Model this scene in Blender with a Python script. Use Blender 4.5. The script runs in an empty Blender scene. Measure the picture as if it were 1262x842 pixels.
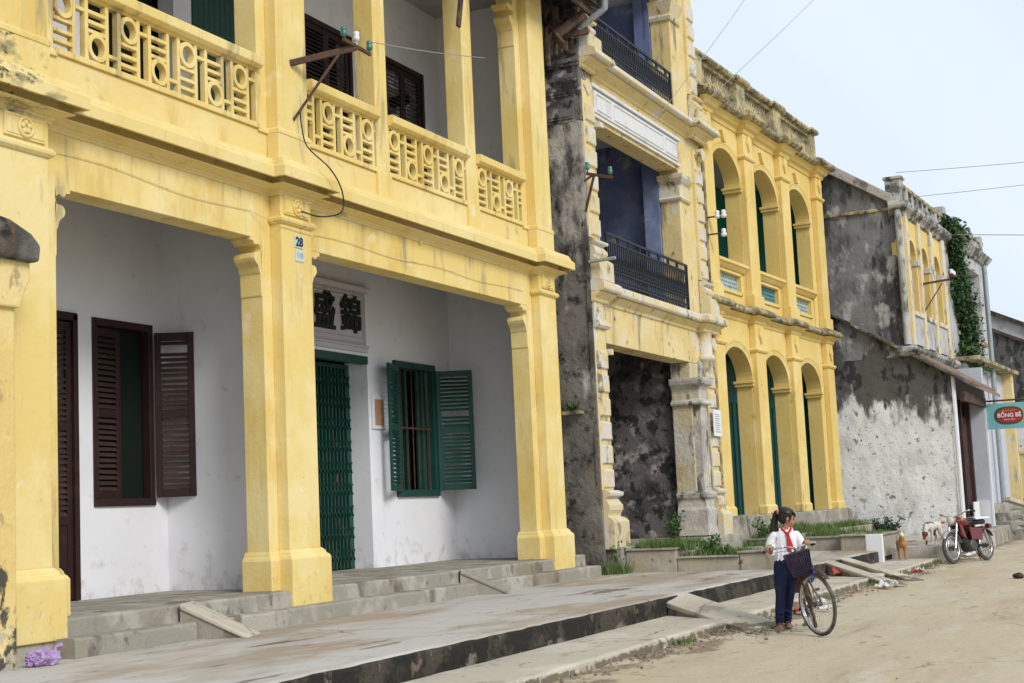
import bpy, bmesh, math, random
from mathutils import Vector, Matrix
random.seed(7)
SC = bpy.context.scene
COL = SC.collection
PI = math.pi
R = math.radians

# ------------------------------------------------------------------ materials
def _n(nt, t, **kw):
    n = nt.nodes.new(t)
    for k, v in kw.items():
        setattr(n, k, v)
    return n

KD = {'worn_grey_concrete': (.70, .68, .65), 'stained_pavement': (.68, .64, .60), 'pale_gutter_slab': (.78, .74, .68), 'dusty_road': (.80, .765, .70), 'mouldy_curb_face': (.7, .68, .66), 'stained_planter_wall': (.8, .78, .75)}
def mat(name, base, rough=0.85, layers=(), bump=None, coord='world', metal=0.0, spec=0.3, transmission=0.0, cracks=None):
    """base colour with procedural stain layers.
    layer: (colour, scale, lo, hi, amount, stretch(3), grad(z0,z1,k) or None)"""
    kd = KD.get(name)
    if kd:
        base = tuple(a*b for a, b in zip(base, kd)); layers = [(tuple(a*b for a, b in zip(L[0], kd)),)+tuple(L[1:]) for L in layers]
    m = bpy.data.materials.new(name)
    m.use_nodes = True
    nt = m.node_tree
    nt.nodes.clear()
    out = _n(nt, 'ShaderNodeOutputMaterial')
    b = _n(nt, 'ShaderNodeBsdfPrincipled')
    nt.links.new(b.outputs[0], out.inputs[0])
    b.inputs['Roughness'].default_value = rough
    b.inputs['Metallic'].default_value = metal
    b.inputs['Specular IOR Level'].default_value = spec
    if transmission:
        b.inputs['Transmission Weight'].default_value = transmission
    if coord == 'world':
        g = _n(nt, 'ShaderNodeNewGeometry'); P = g.outputs['Position']
    else:
        g = _n(nt, 'ShaderNodeTexCoord'); P = g.outputs['Object']
    col = None
    rgb = _n(nt, 'ShaderNodeRGB'); rgb.outputs[0].default_value = (*base, 1)
    col = rgb.outputs[0]
    for i, L in enumerate(layers):
        c, sc, lo, hi, amt = L[:5]
        st = L[5] if len(L) > 5 and L[5] else (1, 1, 1)
        gr = L[6] if len(L) > 6 else None
        mp = _n(nt, 'ShaderNodeMapping'); mp.inputs['Scale'].default_value = st
        mp.inputs['Location'].default_value = (i*3.7, i*1.9, i*5.3)
        nt.links.new(P, mp.inputs['Vector'])
        no = _n(nt, 'ShaderNodeTexNoise'); no.inputs['Scale'].default_value = sc
        no.inputs['Detail'].default_value = 7; no.inputs['Roughness'].default_value = 0.62
        nt.links.new(mp.outputs[0], no.inputs['Vector'])
        f = no.outputs['Fac']
        if gr:
            sp = _n(nt, 'ShaderNodeSeparateXYZ'); nt.links.new(P, sp.inputs[0])
            mr = _n(nt, 'ShaderNodeMapRange'); nt.links.new(sp.outputs[gr[3] if len(gr) > 3 else 2], mr.inputs['Value'])
            mr.inputs['From Min'].default_value = gr[0]; mr.inputs['From Max'].default_value = gr[1]
            ma = _n(nt, 'ShaderNodeMath', operation='MULTIPLY_ADD')
            nt.links.new(mr.outputs[0], ma.inputs[0]); ma.inputs[1].default_value = gr[2]
            nt.links.new(f, ma.inputs[2]); f = ma.outputs[0]
        mr = _n(nt, 'ShaderNodeMapRange', interpolation_type='SMOOTHSTEP')
        mr.inputs['From Min'].default_value = lo; mr.inputs['From Max'].default_value = hi
        mr.inputs['To Max'].default_value = amt
        nt.links.new(f, mr.inputs['Value'])
        mx = _n(nt, 'ShaderNodeMix', data_type='RGBA')
        nt.links.new(mr.outputs[0], mx.inputs[0])
        nt.links.new(col, mx.inputs[6]); mx.inputs[7].default_value = (*c, 1)
        col = mx.outputs[2]
    if cracks:
        no = _n(nt, 'ShaderNodeTexNoise'); no.inputs['Scale'].default_value = 1.3; no.inputs['Detail'].default_value = 5
        nt.links.new(P, no.inputs['Vector'])
        va = _n(nt, 'ShaderNodeVectorMath', operation='MULTIPLY_ADD'); nt.links.new(no.outputs['Color'], va.inputs[0]); va.inputs[1].default_value = (.7, .7, .7); nt.links.new(P, va.inputs[2])
        vo = _n(nt, 'ShaderNodeTexVoronoi', feature='DISTANCE_TO_EDGE'); vo.inputs['Scale'].default_value = cracks[0]; nt.links.new(va.outputs[0], vo.inputs['Vector'])
        n2 = _n(nt, 'ShaderNodeTexNoise'); n2.inputs['Scale'].default_value = .8; nt.links.new(P, n2.inputs['Vector'])
        m2 = _n(nt, 'ShaderNodeMapRange'); m2.inputs['From Min'].default_value = .45; m2.inputs['From Max'].default_value = .62; nt.links.new(n2.outputs['Fac'], m2.inputs['Value'])
        mr = _n(nt, 'ShaderNodeMapRange'); mr.inputs['From Min'].default_value = 0; mr.inputs['From Max'].default_value = cracks[1]; mr.inputs['To Min'].default_value = cracks[2]; mr.inputs['To Max'].default_value = 0
        nt.links.new(vo.outputs['Distance'], mr.inputs['Value'])
        mu = _n(nt, 'ShaderNodeMath', operation='MULTIPLY'); nt.links.new(mr.outputs[0], mu.inputs[0]); nt.links.new(m2.outputs[0], mu.inputs[1])
        mx = _n(nt, 'ShaderNodeMix', data_type='RGBA'); nt.links.new(mu.outputs[0], mx.inputs[0]); nt.links.new(col, mx.inputs[6]); mx.inputs[7].default_value = (.09, .075, .06, 1)
        col = mx.outputs[2]
    nt.links.new(col, b.inputs['Base Color'])
    if bump:
        no = _n(nt, 'ShaderNodeTexNoise'); no.inputs['Scale'].default_value = bump[0]
        no.inputs['Detail'].default_value = 8; no.inputs['Roughness'].default_value = 0.65
        nt.links.new(P, no.inputs['Vector'])
        bp = _n(nt, 'ShaderNodeBump'); bp.inputs['Strength'].default_value = bump[1]
        bp.inputs['Distance'].default_value = bump[2] if len(bump) > 2 else 0.02
        nt.links.new(no.outputs['Fac'], bp.inputs['Height'])
        nt.links.new(bp.outputs[0], b.inputs['Normal'])
    return m

V = (1, 1, .18)     # vertical streaks
M = {}
M['yellow'] = mat('yellow_plaster', (.73, .56, .20), .9, [
    ((.79, .66, .33), .8, .44, .66, .85), ((.64, .44, .12), 1.1, .52, .68, .7, (1, 1, .45)), ((.57, .41, .13), 3.2, .56, .72, .6, V),
    ((.80, .71, .47), 3.0, .60, .72, .6), ((.50, .40, .21), 7, .58, .76, .6, (1, 1, .1)), ((.78, .74, .62), 5, .69, .71, .75),
    ((.42, .34, .20), 9, .66, .74, .55, (1, 1, 1), (1.3, .35, .12)), ((.22, .19, .12), 16, .71, .76, .7),
    ((.28, .23, .14), 3.6, .60, .76, .7, (1, 1, .16), (4.3, 5.3, .07))], (16, .45, .014))
M['yellow_mossy'] = mat('yellow_plaster_with_black_moss', (.73, .575, .235), .92, [
    ((.79, .67, .36), .9, .45, .7, .7), ((.60, .40, .11), 1.6, .52, .72, .55, (1, 1, .5)), ((.55, .42, .2), 4, .6, .72, .7, V),
    ((.30, .25, .15), 2.2, .62, .74, .7, (1, 1, .8)), ((.20, .18, .10), 5, .66, .84, .8, (.6, 1, 1), (11.0, 9.2, .22, 0)), ((.035, .04, .025), 9, .72, .84, .95, (.7, 1, 1), (10.6, 9.4, .22, 0))], (16, .6, .015))
M['yellow_dirty_foot'] = mat('yellow_plaster_with_rotten_foot', (.70, .52, .19), .92, [
    ((.78, .64, .32), 1.2, .45, .66, .7), ((.30, .24, .13), 7, .58, .68, .7, (1, 1, .7)), ((.06, .058, .055), 3.2, .60, .66, .97, (1, 1, .7), (1.5, .4, .22)),
    ((.45, .40, .32), 6, .68, .72, .8, None, (1.2, .4, .2))], (14, .7, .02))
M['parapet_grey'] = mat('mould_streaked_grey_parapet', (.44, .43, .40), .95, [((.10, .10, .095), 2.4, .44, .58, .92), ((.03, .03, .03), 5, .54, .64, .9), ((.60, .59, .56), 3, .58, .68, .7)], (14, .9, .03))
M['yellow_aged'] = mat('aged_yellow_plaster', (.66, .52, .24), .92, [
    ((.72, .60, .32), 1.3, .42, .62, .8), ((.62, .60, .55), 2.2, .58, .66, .7),
    ((.58, .36, .12), 1.8, .58, .74, .6, (1, 1, .5)), ((.22, .17, .12), 3.2, .56, .68, .8, V),
    ((.06, .05, .045), 6, .62, .70, .8, (1, 1, .5))], (14, .6, .02))
M['yellow_trim_aged'] = mat('peeling_cream_trim', (.64, .54, .33), .92, [
    ((.62, .60, .57), 2.4, .46, .58, .85), ((.60, .42, .18), 3, .58, .7, .5),
    ((.14, .12, .10), 4, .54, .66, .85, (1, 1, .5))], (16, .7, .02))
M['yellow_b3'] = mat('yellow_arcade_plaster', (.70, .52, .18), .92, [
    ((.78, .62, .28), 1.1, .45, .68, .7), ((.50, .36, .11), 1.7, .56, .76, .55, (1, 1, .45)),
    ((.27, .20, .09), 3.4, .64, .76, .6, V), ((.30, .22, .10), 3, .6, .76, .7, (1, 1, .6), (2.2, .7, .1)),
    ((.10, .09, .06), 7, .68, .74, .6)], (16, .5, .015))
M['mould_top'] = mat('blackened_cornice', (.48, .40, .22), .95, [
    ((.16, .14, .10), 2.6, .42, .60, .9), ((.05, .048, .04), 5, .50, .66, .9),
    ((.60, .56, .42), 9, .62, .68, .6)], (18, .9, .03))
M['parapet'] = mat('weathered_parapet', (.52, .44, .25), .95, [
    ((.20, .18, .13), 2.2, .42, .6, .8), ((.05, .05, .045), 5, .54, .66, .9), ((.60, .54, .36), 3, .6, .7, .6)], (16, .8, .03))
M['mould_black'] = mat('black_mould_wall', (.17, .155, .135), .95, [
    ((.055, .05, .048), 1.6, .42, .64, .95, (1, 1, .5)), ((.30, .27, .24), 2.1, .58, .70, .7, (1, 1, .5)),
    ((.16, .10, .06), 2.4, .60, .70, .6, V), ((.018, .018, .02), 5, .52, .66, .9),
    ((.45, .42, .38), 2.2, .58, .74, .9, (1, 1, .5), (5.2, 6.6, .17))], (9, 1, .05))
M['mould_room'] = mat('mouldy_room_wall', (.16, .145, .145), .95, [
    ((.045, .042, .045), 1.4, .46, .60, .92), ((.42, .38, .36), 2.8, .52, .62, .85),
    ((.02, .02, .022), 3.8, .52, .60, .9), ((.20, .14, .12), 6, .6, .7, .7), ((.26, .24, .25), 14, .6, .68, .7)], (12, 1, .03))
M['mould_grey'] = mat('grey_mould_flank', (.19, .19, .195), .95, [
    ((.04, .04, .043), .9, .42, .58, .95, (1, 1, .5)), ((.46, .46, .46), 2.0, .55, .66, .75, (1, 1, .6)),
    ((.025, .025, .03), 3.2, .55, .68, .9, (1, 1, .35)), ((.50, .50, .50), 8, .64, .7, .5)], (9, .9, .03))
M['grey_facade'] = mat('stained_pale_facade', (.46, .47, .47), .95, [((.30, .30, .29), 1.4, .48, .64, .8), ((.07, .07, .065), 2.6, .57, .68, .9, (1, 1, .4)), ((.58, .59, .6), 3, .58, .7, .7)], (8, .9, .03))
M['white_flank'] = mat('patchy_whitewash_flank', (.74, .75, .75), .95, [
    ((.58, .58, .57), 1.5, .48, .66, .7), ((.20, .18, .16), 5, .60, .66, .9),
    ((.05, .045, .045), 11, .635, .675, .95), ((.70, .72, .74), 1.0, .55, .66, .7),
    ((.34, .28, .22), 3.0, .62, .72, .6, None, (1.2, .4, .08)),
    ((.085, .08, .076), 1.7, .62, .76, .97, (1, 1, .45), (3.0, 4.2, .34)), ((.33, .33, .33), 3.1, .62, .68, .7, (1, 1, .5)), ((.03, .03, .033), 4.2, .70, .76, .9, (1, 1, .5), (3.2, 4.4, .2))], (8, .9, .03))
M['white_wall'] = mat('whitewashed_porch_wall', (.79, .80, .85), .9, [
    ((.70, .70, .745), .8, .45, .7, .6), ((.84, .85, .88), 1.5, .5, .7, .5), ((.62, .61, .62), 5, .6, .8, .5, V),
    ((.50, .48, .46), 5, .58, .82, .75, None, (1.2, .65, .16)), ((.60, .59, .58), 16, .72, .78, .35)], (20, .2, .008))
M['blue_wall'] = mat('faded_blue_wall', (.135, .17, .33), .92, [
    ((.24, .285, .43), 1.2, .45, .65, .8), ((.08, .10, .18), .8, .5, .7, .8),
    ((.42, .44, .46), 1.9, .60, .70, .75), ((.04, .045, .09), 3, .6, .72, .7, V)], (12, .5, .02))
M['concrete'] = mat('worn_grey_concrete', (.42, .40, .35), .93, [
    ((.60, .575, .50), 1.6, .47, .60, .85), ((.21, .185, .15), 2.6, .54, .64, .85, (1, 1, .6)), ((.36, .29, .19), 1.2, .56, .68, .6),
    ((.11, .10, .085), 7, .60, .70, .7), ((.60, .57, .50), 10, .62, .7, .5)], (22, .7, .015))
M['pave'] = mat('stained_pavement', (.52, .46, .38), .9, [
    ((.74, .75, .74), .5, .40, .56, .9, (.6, 1.5, 1)), ((.47, .39, .30), .8, .54, .68, .7, (.5, 1.8, 1)),
    ((.64, .58, .48), 1.7, .54, .68, .6), ((.20, .16, .125), .9, .60, .65, .8, (.5, 2.8, 1)),
    ((.27, .215, .165), 3.2, .62, .68, .6, (.7, 1.6, 1)), ((.12, .10, .085), 9, .70, .75, .7),
    ((.20, .17, .14), 22, .68, .74, .5)], (9, .45, .02), cracks=(.55, .012, .85))
M['ledge'] = mat('pale_gutter_slab', (.62, .58, .50), .92, [
    ((.74, .71, .63), 1.0, .45, .62, .8), ((.36, .325, .27), 1.7, .56, .68, .7, (.8, 1.4, 1)),
    ((.14, .12, .10), 6, .64, .72, .7), ((.34, .31, .25), 14, .6, .72, .5), ((.16, .135, .10), 5, .62, .74, .85, None, (.10, .06, .25))], (14, .6, .02), cracks=(.7, .015, .85))
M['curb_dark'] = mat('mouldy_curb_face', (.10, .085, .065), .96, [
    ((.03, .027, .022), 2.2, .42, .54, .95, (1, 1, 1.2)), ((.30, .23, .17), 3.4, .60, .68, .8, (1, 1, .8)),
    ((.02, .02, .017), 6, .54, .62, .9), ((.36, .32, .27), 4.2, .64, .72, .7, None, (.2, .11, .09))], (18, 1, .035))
M['road'] = mat('dusty_road', (.62, .53, .40), .95, [
    ((.66, .60, .485), .22, .42, .58, .9, (.5, 1.6, 1)), ((.53, .42, .295), .5, .52, .72, .75, (.35, 1.5, 1)), ((.70, .665, .58), .8, .54, .70, .6, (.4, 1.6, 1)),
    ((.44, .35, .24), 1.1, .60, .72, .55, (.22, 2.4, 1)), ((.30, .24, .17), 9, .68, .76, .5), ((.22, .17, .13), 30, .70, .76, .6), ((.74, .68, .57), 18, .68, .76, .4), ((.25, .19, .13), 3.2, .60, .74, .85, (.6, 1, 1), (4.3, 5.0, .20, 1))], (6, .65, .05), cracks=(.35, .006, .6))
M['dirt'] = mat('dark_damp_dirt', (.30, .235, .165), .97, [((.15, .115, .08), 4, .45, .65, .8), ((.44, .36, .27), 9, .58, .7, .7)], (16, 1, .03), 'object')
M['green_paint'] = mat('dark_green_paint', (.008, .058, .045), .5, [((.016, .085, .066), 3, .5, .7, .6), ((.05, .06, .05), 12, .64, .74, .5), ((.04, .10, .085), 2, .5, .75, .5, V)], (30, .25, .005), 'world', spec=.35)
M['green_gate'] = mat('green_folding_gate_paint', (.007, .052, .038), .5, [((.02, .025, .02), 8, .6, .72, .5), ((.10, .115, .09), 5, .52, .8, .6, None, (2.0, .2, .12)), ((.09, .05, .03), 11, .68, .74, .7)], None, 'world', spec=.4)
M['brown_wood'] = mat('dark_brown_shutter_paint', (.028, .013, .012), .55, [((.05, .024, .02), 5, .5, .7, .6)], (25, .2, .004), 'object')
M['brown_slat'] = mat('brown_louvre', (.05, .030, .026), .5, [((.085, .05, .042), 6, .5, .7, .6)], None, 'object')
M['old_wood'] = mat('rotten_roof_timber', (.10, .065, .05), .95, [((.04, .028, .024), 4, .45, .6, .8), ((.22, .18, .15), 9, .6, .7, .7)], (12, 1, .03))
M['iron'] = mat('black_iron', (.012, .013, .018), .5, [((.05, .035, .028), 9, .6, .7, .5)], None, 'object', metal=.3, spec=.5)
M['rust'] = mat('rusty_iron', (.10, .055, .038), .8, [((.04, .028, .024), 9, .5, .65, .8), ((.26, .20, .16), 14, .6, .7, .5)], (30, .6, .006), 'object', metal=.2)
M['gutter'] = mat('grey_gutter_metal', (.34, .38, .40), .5, [((.18, .18, .18), 6, .55, .7, .7)], None, 'object', metal=.4)
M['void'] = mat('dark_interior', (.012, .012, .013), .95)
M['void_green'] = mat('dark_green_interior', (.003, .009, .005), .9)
M['ceiling'] = mat('grey_ceiling', (.48, .47, .49), .9, [((.36, .35, .36), 1.4, .5, .7, .6)], None)
M['tile'] = mat('mossy_roof_tiles', (.10, .065, .05), .95, [((.03, .03, .027), 2, .42, .6, .9), ((.20, .12, .08), 6, .58, .68, .7)], (10, 1, .04))
M['tile_red'] = mat('pale_red_roof_tiles', (.26, .19, .155), .95, [((.20, .14, .11), 3, .45, .62, .8)], (10, 1, .04))
M['teal'] = mat('teal_wall_paint', (.02, .20, .17), .8, [((.03, .26, .22), 1.5, .5, .7, .7)], None)
M['teal_dark'] = mat('dark_teal_door', (.006, .055, .055), .6, [((.01, .08, .07), 3, .5, .7, .6)], None, 'object')
M['navy_door'] = mat('dark_blue_door', (.006, .03, .09), .5, None or [((.01, .05, .13), 3, .5, .7, .6)], None, 'object')
M['lattice_pale'] = mat('pale_ceramic_lattice', (.42, .52, .52), .7, [((.2, .27, .27), 5, .5, .65, .8)], None)
M['lattice_teal'] = mat('teal_ceramic_lattice', (.10, .27, .26), .7, [((.05, .13, .13), 5, .5, .65, .8)], None)
M['plaque'] = mat('pale_sign_plaque', (.52, .50, .53), .85, [((.44, .42, .44), 3, .5, .7, .6)], None)
M['ink'] = mat('black_lettering', (.012, .016, .014), .6)
M['cork'] = mat('brown_notice_board', (.42, .24, .13), .8, [((.34, .18, .09), 6, .5, .7, .6)], None, 'object')
M['white_paint'] = mat('white_paint', (.74, .75, .78), .7, [((.55, .54, .52), 6, .56, .7, .7)], None, 'object')
M['grey_paint'] = mat('bluish_grey_whitewash', (.50, .52, .58), .85, [((.40, .41, .46), 1.5, .5, .7, .6), ((.2, .2, .2), 8, .66, .72, .7)], (14, .3, .01))
M['plate_blue'] = mat('dark_number_plate', (.015, .02, .05), .5)
M['plate_pale'] = mat('pale_number_plate', (.48, .60, .60), .6)
M['glass_green'] = mat('green_glass_insulator', (.03, .16, .14), .12, spec=.7)
M['ceramic'] = mat('white_ceramic_insulator', (.70, .72, .72), .25, spec=.6)
M['band'] = mat('pale_inscription_band', (.66, .665, .67), .9, [((.52, .53, .55), 2, .5, .66, .7), ((.62, .53, .33), 3, .58, .7, .6), ((.14, .13, .12), 5, .66, .76, .7, V)], (14, .5, .01))
M['wire'] = mat('grey_overhead_wire', (.28, .29, .31), .6)
M['leaf'] = mat('green_leaves', (.055, .115, .03), .6, [((.09, .17, .045), 7, .45, .65, .8), ((.03, .06, .02), 5, .55, .7, .6)])
M['leaf_dark'] = mat('dark_vine_leaves', (.022, .062, .020), .6, [((.05, .115, .035), 3, .48, .66, .8), ((.012, .03, .012), 6, .5, .66, .7)])
M['grass'] = mat('weedy_grass', (.095, .155, .04), .7, [((.16, .20, .06), 3, .45, .65, .8), ((.05, .09, .025), 7, .55, .7, .6)])
M['door_dark'] = mat('dark_reddish_wood', (.045, .022, .02), .7, [((.09, .045, .035), 5, .5, .66, .7)], None, 'object')

# ------------------------------------------------------------------ mesh building
class MB:
    def __init__(s): s.v = []; s.f = []; s.sm = []
    def add(s, vs, fs, smooth=False):
        n = len(s.v); s.v += [tuple(p) for p in vs]
        s.f += [tuple(n+i for i in f) for f in fs]; s.sm += [smooth]*len(fs); return s
    def box(s, x0, x1, y0, y1, z0, z1):
        if x0 > x1: x0, x1 = x1, x0
        if y0 > y1: y0, y1 = y1, y0
        if z0 > z1: z0, z1 = z1, z0
        return s.add([(x0,y0,z0),(x1,y0,z0),(x1,y1,z0),(x0,y1,z0),(x0,y0,z1),(x1,y0,z1),(x1,y1,z1),(x0,y1,z1)],
              [(0,3,2,1),(4,5,6,7),(0,1,5,4),(1,2,6,5),(2,3,7,6),(3,0,4,7)])
    def hexa(s, p):
        return s.add(p, [(0,3,2,1),(4,5,6,7),(0,1,5,4),(1,2,6,5),(2,3,7,6),(3,0,4,7)])
    def prism(s, poly, axis, a, b, smooth=False):
        """poly of 2-D points extruded along axis ('x': pts (y,z), 'y': pts (x,z), 'z': pts (x,y))"""
        def P(p, t):
            return {'x': (t, p[0], p[1]), 'y': (p[0], t, p[1]), 'z': (p[0], p[1], t)}[axis]
        n = len(poly)
        vs = [P(p, a) for p in poly]+[P(p, b) for p in poly]
        fs = [tuple(range(n)), tuple(range(2*n-1, n-1, -1))]+[((i+1) % n, i, n+i, n+(i+1) % n) for i in range(n)]
        return s.add(vs, fs, smooth)
    def beam(s, a, b, w, h, up=(0, 0, 1)):
        a = Vector(a); b = Vector(b); d = (b-a).normalized(); up = Vector(up)
        if abs(d.dot(up)) > .98: up = Vector((0, 1, 0))
        r = d.cross(up).normalized(); u = r.cross(d)
        vs = []
        for p in (a, b):
            for i, j in ((-1,-1),(1,-1),(1,1),(-1,1)): vs.append(p+r*i*w/2+u*j*h/2)
        return s.add(vs, [(0,1,2,3),(7,6,5,4),(0,4,5,1),(1,5,6,2),(2,6,7,3),(3,7,4,0)])
    def tube(s, pts, r, n=8, smooth=True, closed=False, cap=True):
        pts = [Vector(p) for p in pts]; m = len(pts)
        rr = r if isinstance(r, (list, tuple)) else [r]*m
        vs = []; pu = None
        for i, p in enumerate(pts):
            if closed: d = (pts[(i+1) % m]-pts[i-1])
            else: d = pts[min(i+1, m-1)]-pts[max(i-1, 0)]
            d.normalize()
            if pu is None:
                pu = Vector((0, 0, 1)) if abs(d.z) < .9 else Vector((1, 0, 0))
            a = d.cross(pu).normalized(); b = a.cross(d); pu = b
            for k in range(n):
                t = 2*PI*k/n; vs.append(p+(a*math.cos(t)+b*math.sin(t))*rr[i])
        fs = []
        for i in range(m if closed else m-1):
            j = (i+1) % m
            for k in range(n):
                q = (k+1) % n; fs.append((i*n+k, j*n+k, j*n+q, i*n+q))
        s.add(vs, fs, smooth)
        if cap and not closed:
            s.add(vs[:n], [tuple(range(n))]); s.add(vs[-n:], [tuple(range(n-1, -1, -1))])
        return s
    def lathe(s, prof, c=(0, 0, 0), n=16, axis='z', smooth=True):
        vs = []; m = len(prof)
        for r, h in prof:
            for k in range(n):
                t = 2*PI*k/n; x, y = r*math.cos(t), r*math.sin(t)
                p = {'z': (x, y, h), 'y': (x, h, y), 'x': (h, x, y)}[axis]
                vs.append((c[0]+p[0], c[1]+p[1], c[2]+p[2]))
        fs = [(i*n+k, i*n+(k+1) % n, (i+1)*n+(k+1) % n, (i+1)*n+k) for i in range(m-1) for k in range(n)]
        s.add(vs, fs, smooth)
        s.add(vs[:n], [tuple(range(n-1, -1, -1))]); s.add(vs[-n:], [tuple(range(n))])
        return s
    def sweep(s, prof, path, closed_prof=True):
        """prof: (out, z); path: (x, y) going +X, out = right-hand side (towards the street)"""
        n = len(path); k = len(prof); vs = []
        nr = []
        for i in range(n-1):
            d = Vector((path[i+1][0]-path[i][0], path[i+1][1]-path[i][1])).normalized(); nr.append(Vector((d.y, -d.x)))
        for i in range(n):
            if i == 0: m = nr[0]
            elif i == n-1: m = nr[-1]
            else:
                m = nr[i-1]+nr[i]; m = m/(m.length_squared/2) if m.length_squared > .01 else nr[i]
            for o, z in prof: vs.append((path[i][0]+m.x*o, path[i][1]+m.y*o, z))
        fs = []
        for i in range(n-1):
            for j in range(k if closed_prof else k-1):
                q = (j+1) % k; fs.append((i*k+j, (i+1)*k+j, (i+1)*k+q, i*k+q))
        s.add(vs, fs)
        s.add(vs[:k], [tuple(range(k))]); s.add(vs[-k:], [tuple(range(k-1, -1, -1))])
        return s
    def loft(s, rings, n=14, smooth=True):
        """rings: (centre, rx, ry) horizontal ellipses, or (centre, rx, ry, Matrix3)"""
        vs = []
        for rg in rings:
            c = Vector(rg[0]); mtx = rg[3] if len(rg) > 3 else Matrix.Identity(3)
            for k in range(n):
                t = 2*PI*k/n
                vs.append(c+mtx @ Vector((rg[1]*math.cos(t), rg[2]*math.sin(t), 0)))
        m = len(rings)
        fs = [(i*n+k, i*n+(k+1) % n, (i+1)*n+(k+1) % n, (i+1)*n+k) for i in range(m-1) for k in range(n)]
        s.add(vs, fs, smooth)
        s.add(vs[:n], [tuple(range(n-1, -1, -1))], smooth); s.add(vs[-n:], [tuple(range(n))], smooth)
        return s
    def xf(s, mtx):
        s.v = [tuple(mtx @ Vector(p)) for p in s.v]; return s

ROOT = {}    # thing name -> world matrix of the thing
def _w(o):
    m = Matrix.Identity(4)
    while o is not None:
        m = o.matrix_basis @ m; o = o.parent
    return m
def tag(o, label=None, cat=None, group=None, kind=None):
    if label: o['label'] = label
    if cat: o['category'] = cat
    if group: o['group'] = group
    if kind: o['kind'] = kind
    return o
def thing(name, label, cat, loc, rz=0.0, group=None, rot=None):
    o = bpy.data.objects.new(name, None); COL.objects.link(o)
    o.empty_display_size = .3
    o.location = loc; o.rotation_euler = rot if rot else (0, 0, rz)
    return tag(o, label, cat, group)
def build(mb, name, m, parent=None, local=False, bevel=0, loc=None, fix=True, seg=2):
    """mb in world coordinates (or in the thing's own frame when local)"""
    me = bpy.data.meshes.new(name)
    vs = mb.v
    if parent is not None and not local:
        inv = _w(parent).inverted(); vs = [inv @ Vector(p) for p in vs]
    elif loc is not None:
        vs = [Vector(p)-Vector(loc) for p in vs]
    me.from_pydata([tuple(p) for p in vs], [], mb.f)
    for p, sm in zip(me.polygons, mb.sm): p.use_smooth = sm
    me.materials.append(M[m] if isinstance(m, str) else m)
    if fix:
        bm = bmesh.new(); bm.from_mesh(me); bmesh.ops.recalc_face_normals(bm, faces=bm.faces); bm.to_mesh(me); bm.free()
    o = bpy.data.objects.new(name, me); COL.objects.link(o)
    if parent is not None: o.parent = parent
    elif loc is not None: o.location = loc
    if bevel:
        b = o.modifiers.new('edge', 'BEVEL'); b.width = bevel; b.segments = seg; b.limit_method = 'ANGLE'; b.angle_limit = R(35)
        b.harden_normals = False
    return o
def copytree(o, parent=None):
    c = o.copy(); COL.objects.link(c)
    if parent is not None: c.parent = parent
    for ch in o.children: copytree(ch, c)
    return c
def text_mesh(txt, size, thick, offset=0.0):
    cu = bpy.data.curves.new('lettering', 'FONT'); cu.body = txt; cu.size = size
    cu.extrude = thick; cu.offset = offset; cu.align_x = 'CENTER'; cu.align_y = 'CENTER'
    cu.resolution_u = 3
    o = bpy.data.objects.new('lettering', cu); COL.objects.link(o)
    dg = bpy.context.evaluated_depsgraph_get(); dg.update()
    me = bpy.data.meshes.new_from_object(o.evaluated_get(dg))
    mb = MB(); mb.add([v.co[:] for v in me.vertices], [tuple(p.vertices) for p in me.polygons])
    bpy.data.objects.remove(o); bpy.data.curves.remove(cu); bpy.data.meshes.remove(me)
    return mb
# text standing upright on a wall that faces -Y
UPRIGHT = Matrix.Rotation(R(90), 4, 'X')
# ------------------------------------------------------------------ ground, pavement, ledge
def structure(mb, name, m, **k):
    o = build(mb, name, m, **k); o['kind'] = 'structure'; return o

def sheet(x0, x1, y0, y1, z, nx, ny, amp=0.0, sc=1.0):
    from mathutils import noise
    mb = MB(); vs = []
    for j in range(ny+1):
        for i in range(nx+1):
            x = x0+(x1-x0)*i/nx; y = y0+(y1-y0)*j/ny
            vs.append((x, y, z+(amp*noise.fractal(Vector((x*sc, y*sc, 0)), 1, 2, 4) if amp else 0)))
    fs = [(j*(nx+1)+i, j*(nx+1)+i+1, (j+1)*(nx+1)+i+1, (j+1)*(nx+1)+i) for j in range(ny) for i in range(nx)]
    return mb.add(vs, fs, True)

def road():
    from mathutils import noise
    xs = [-400, -150, -60, -20, 0, 5]+[8+.12*i for i in range(250)]+[39, 42, 46, 50, 56, 64, 80, 120, 200, 400]
    ys = [-400, -150, -60, -20, -8, -3, 0, 1]+[1.4+.1*i for i in range(44)]+[6, 8, 20, 60, 150, 400]
    vs = []
    for y in ys:
        for x in xs:
            z = 0
            if 8 <= x <= 38 and 1.4 <= y <= 5.7:
                z = .018*noise.fractal(Vector((x*.9, y*1.4, 0)), 1, 2, 5)
                if y > 4.6: z += (y-4.6)*.035+.012*noise.noise(Vector((x*5, y*5, 3)))
            vs.append((x, y, z))
    n = len(xs)
    fs = [(j*n+i, j*n+i+1, (j+1)*n+i+1, (j+1)*n+i) for j in range(len(ys)-1) for i in range(n-1)]
    return MB().add(vs, fs, True)
structure(road(), 'road', 'road')

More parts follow.
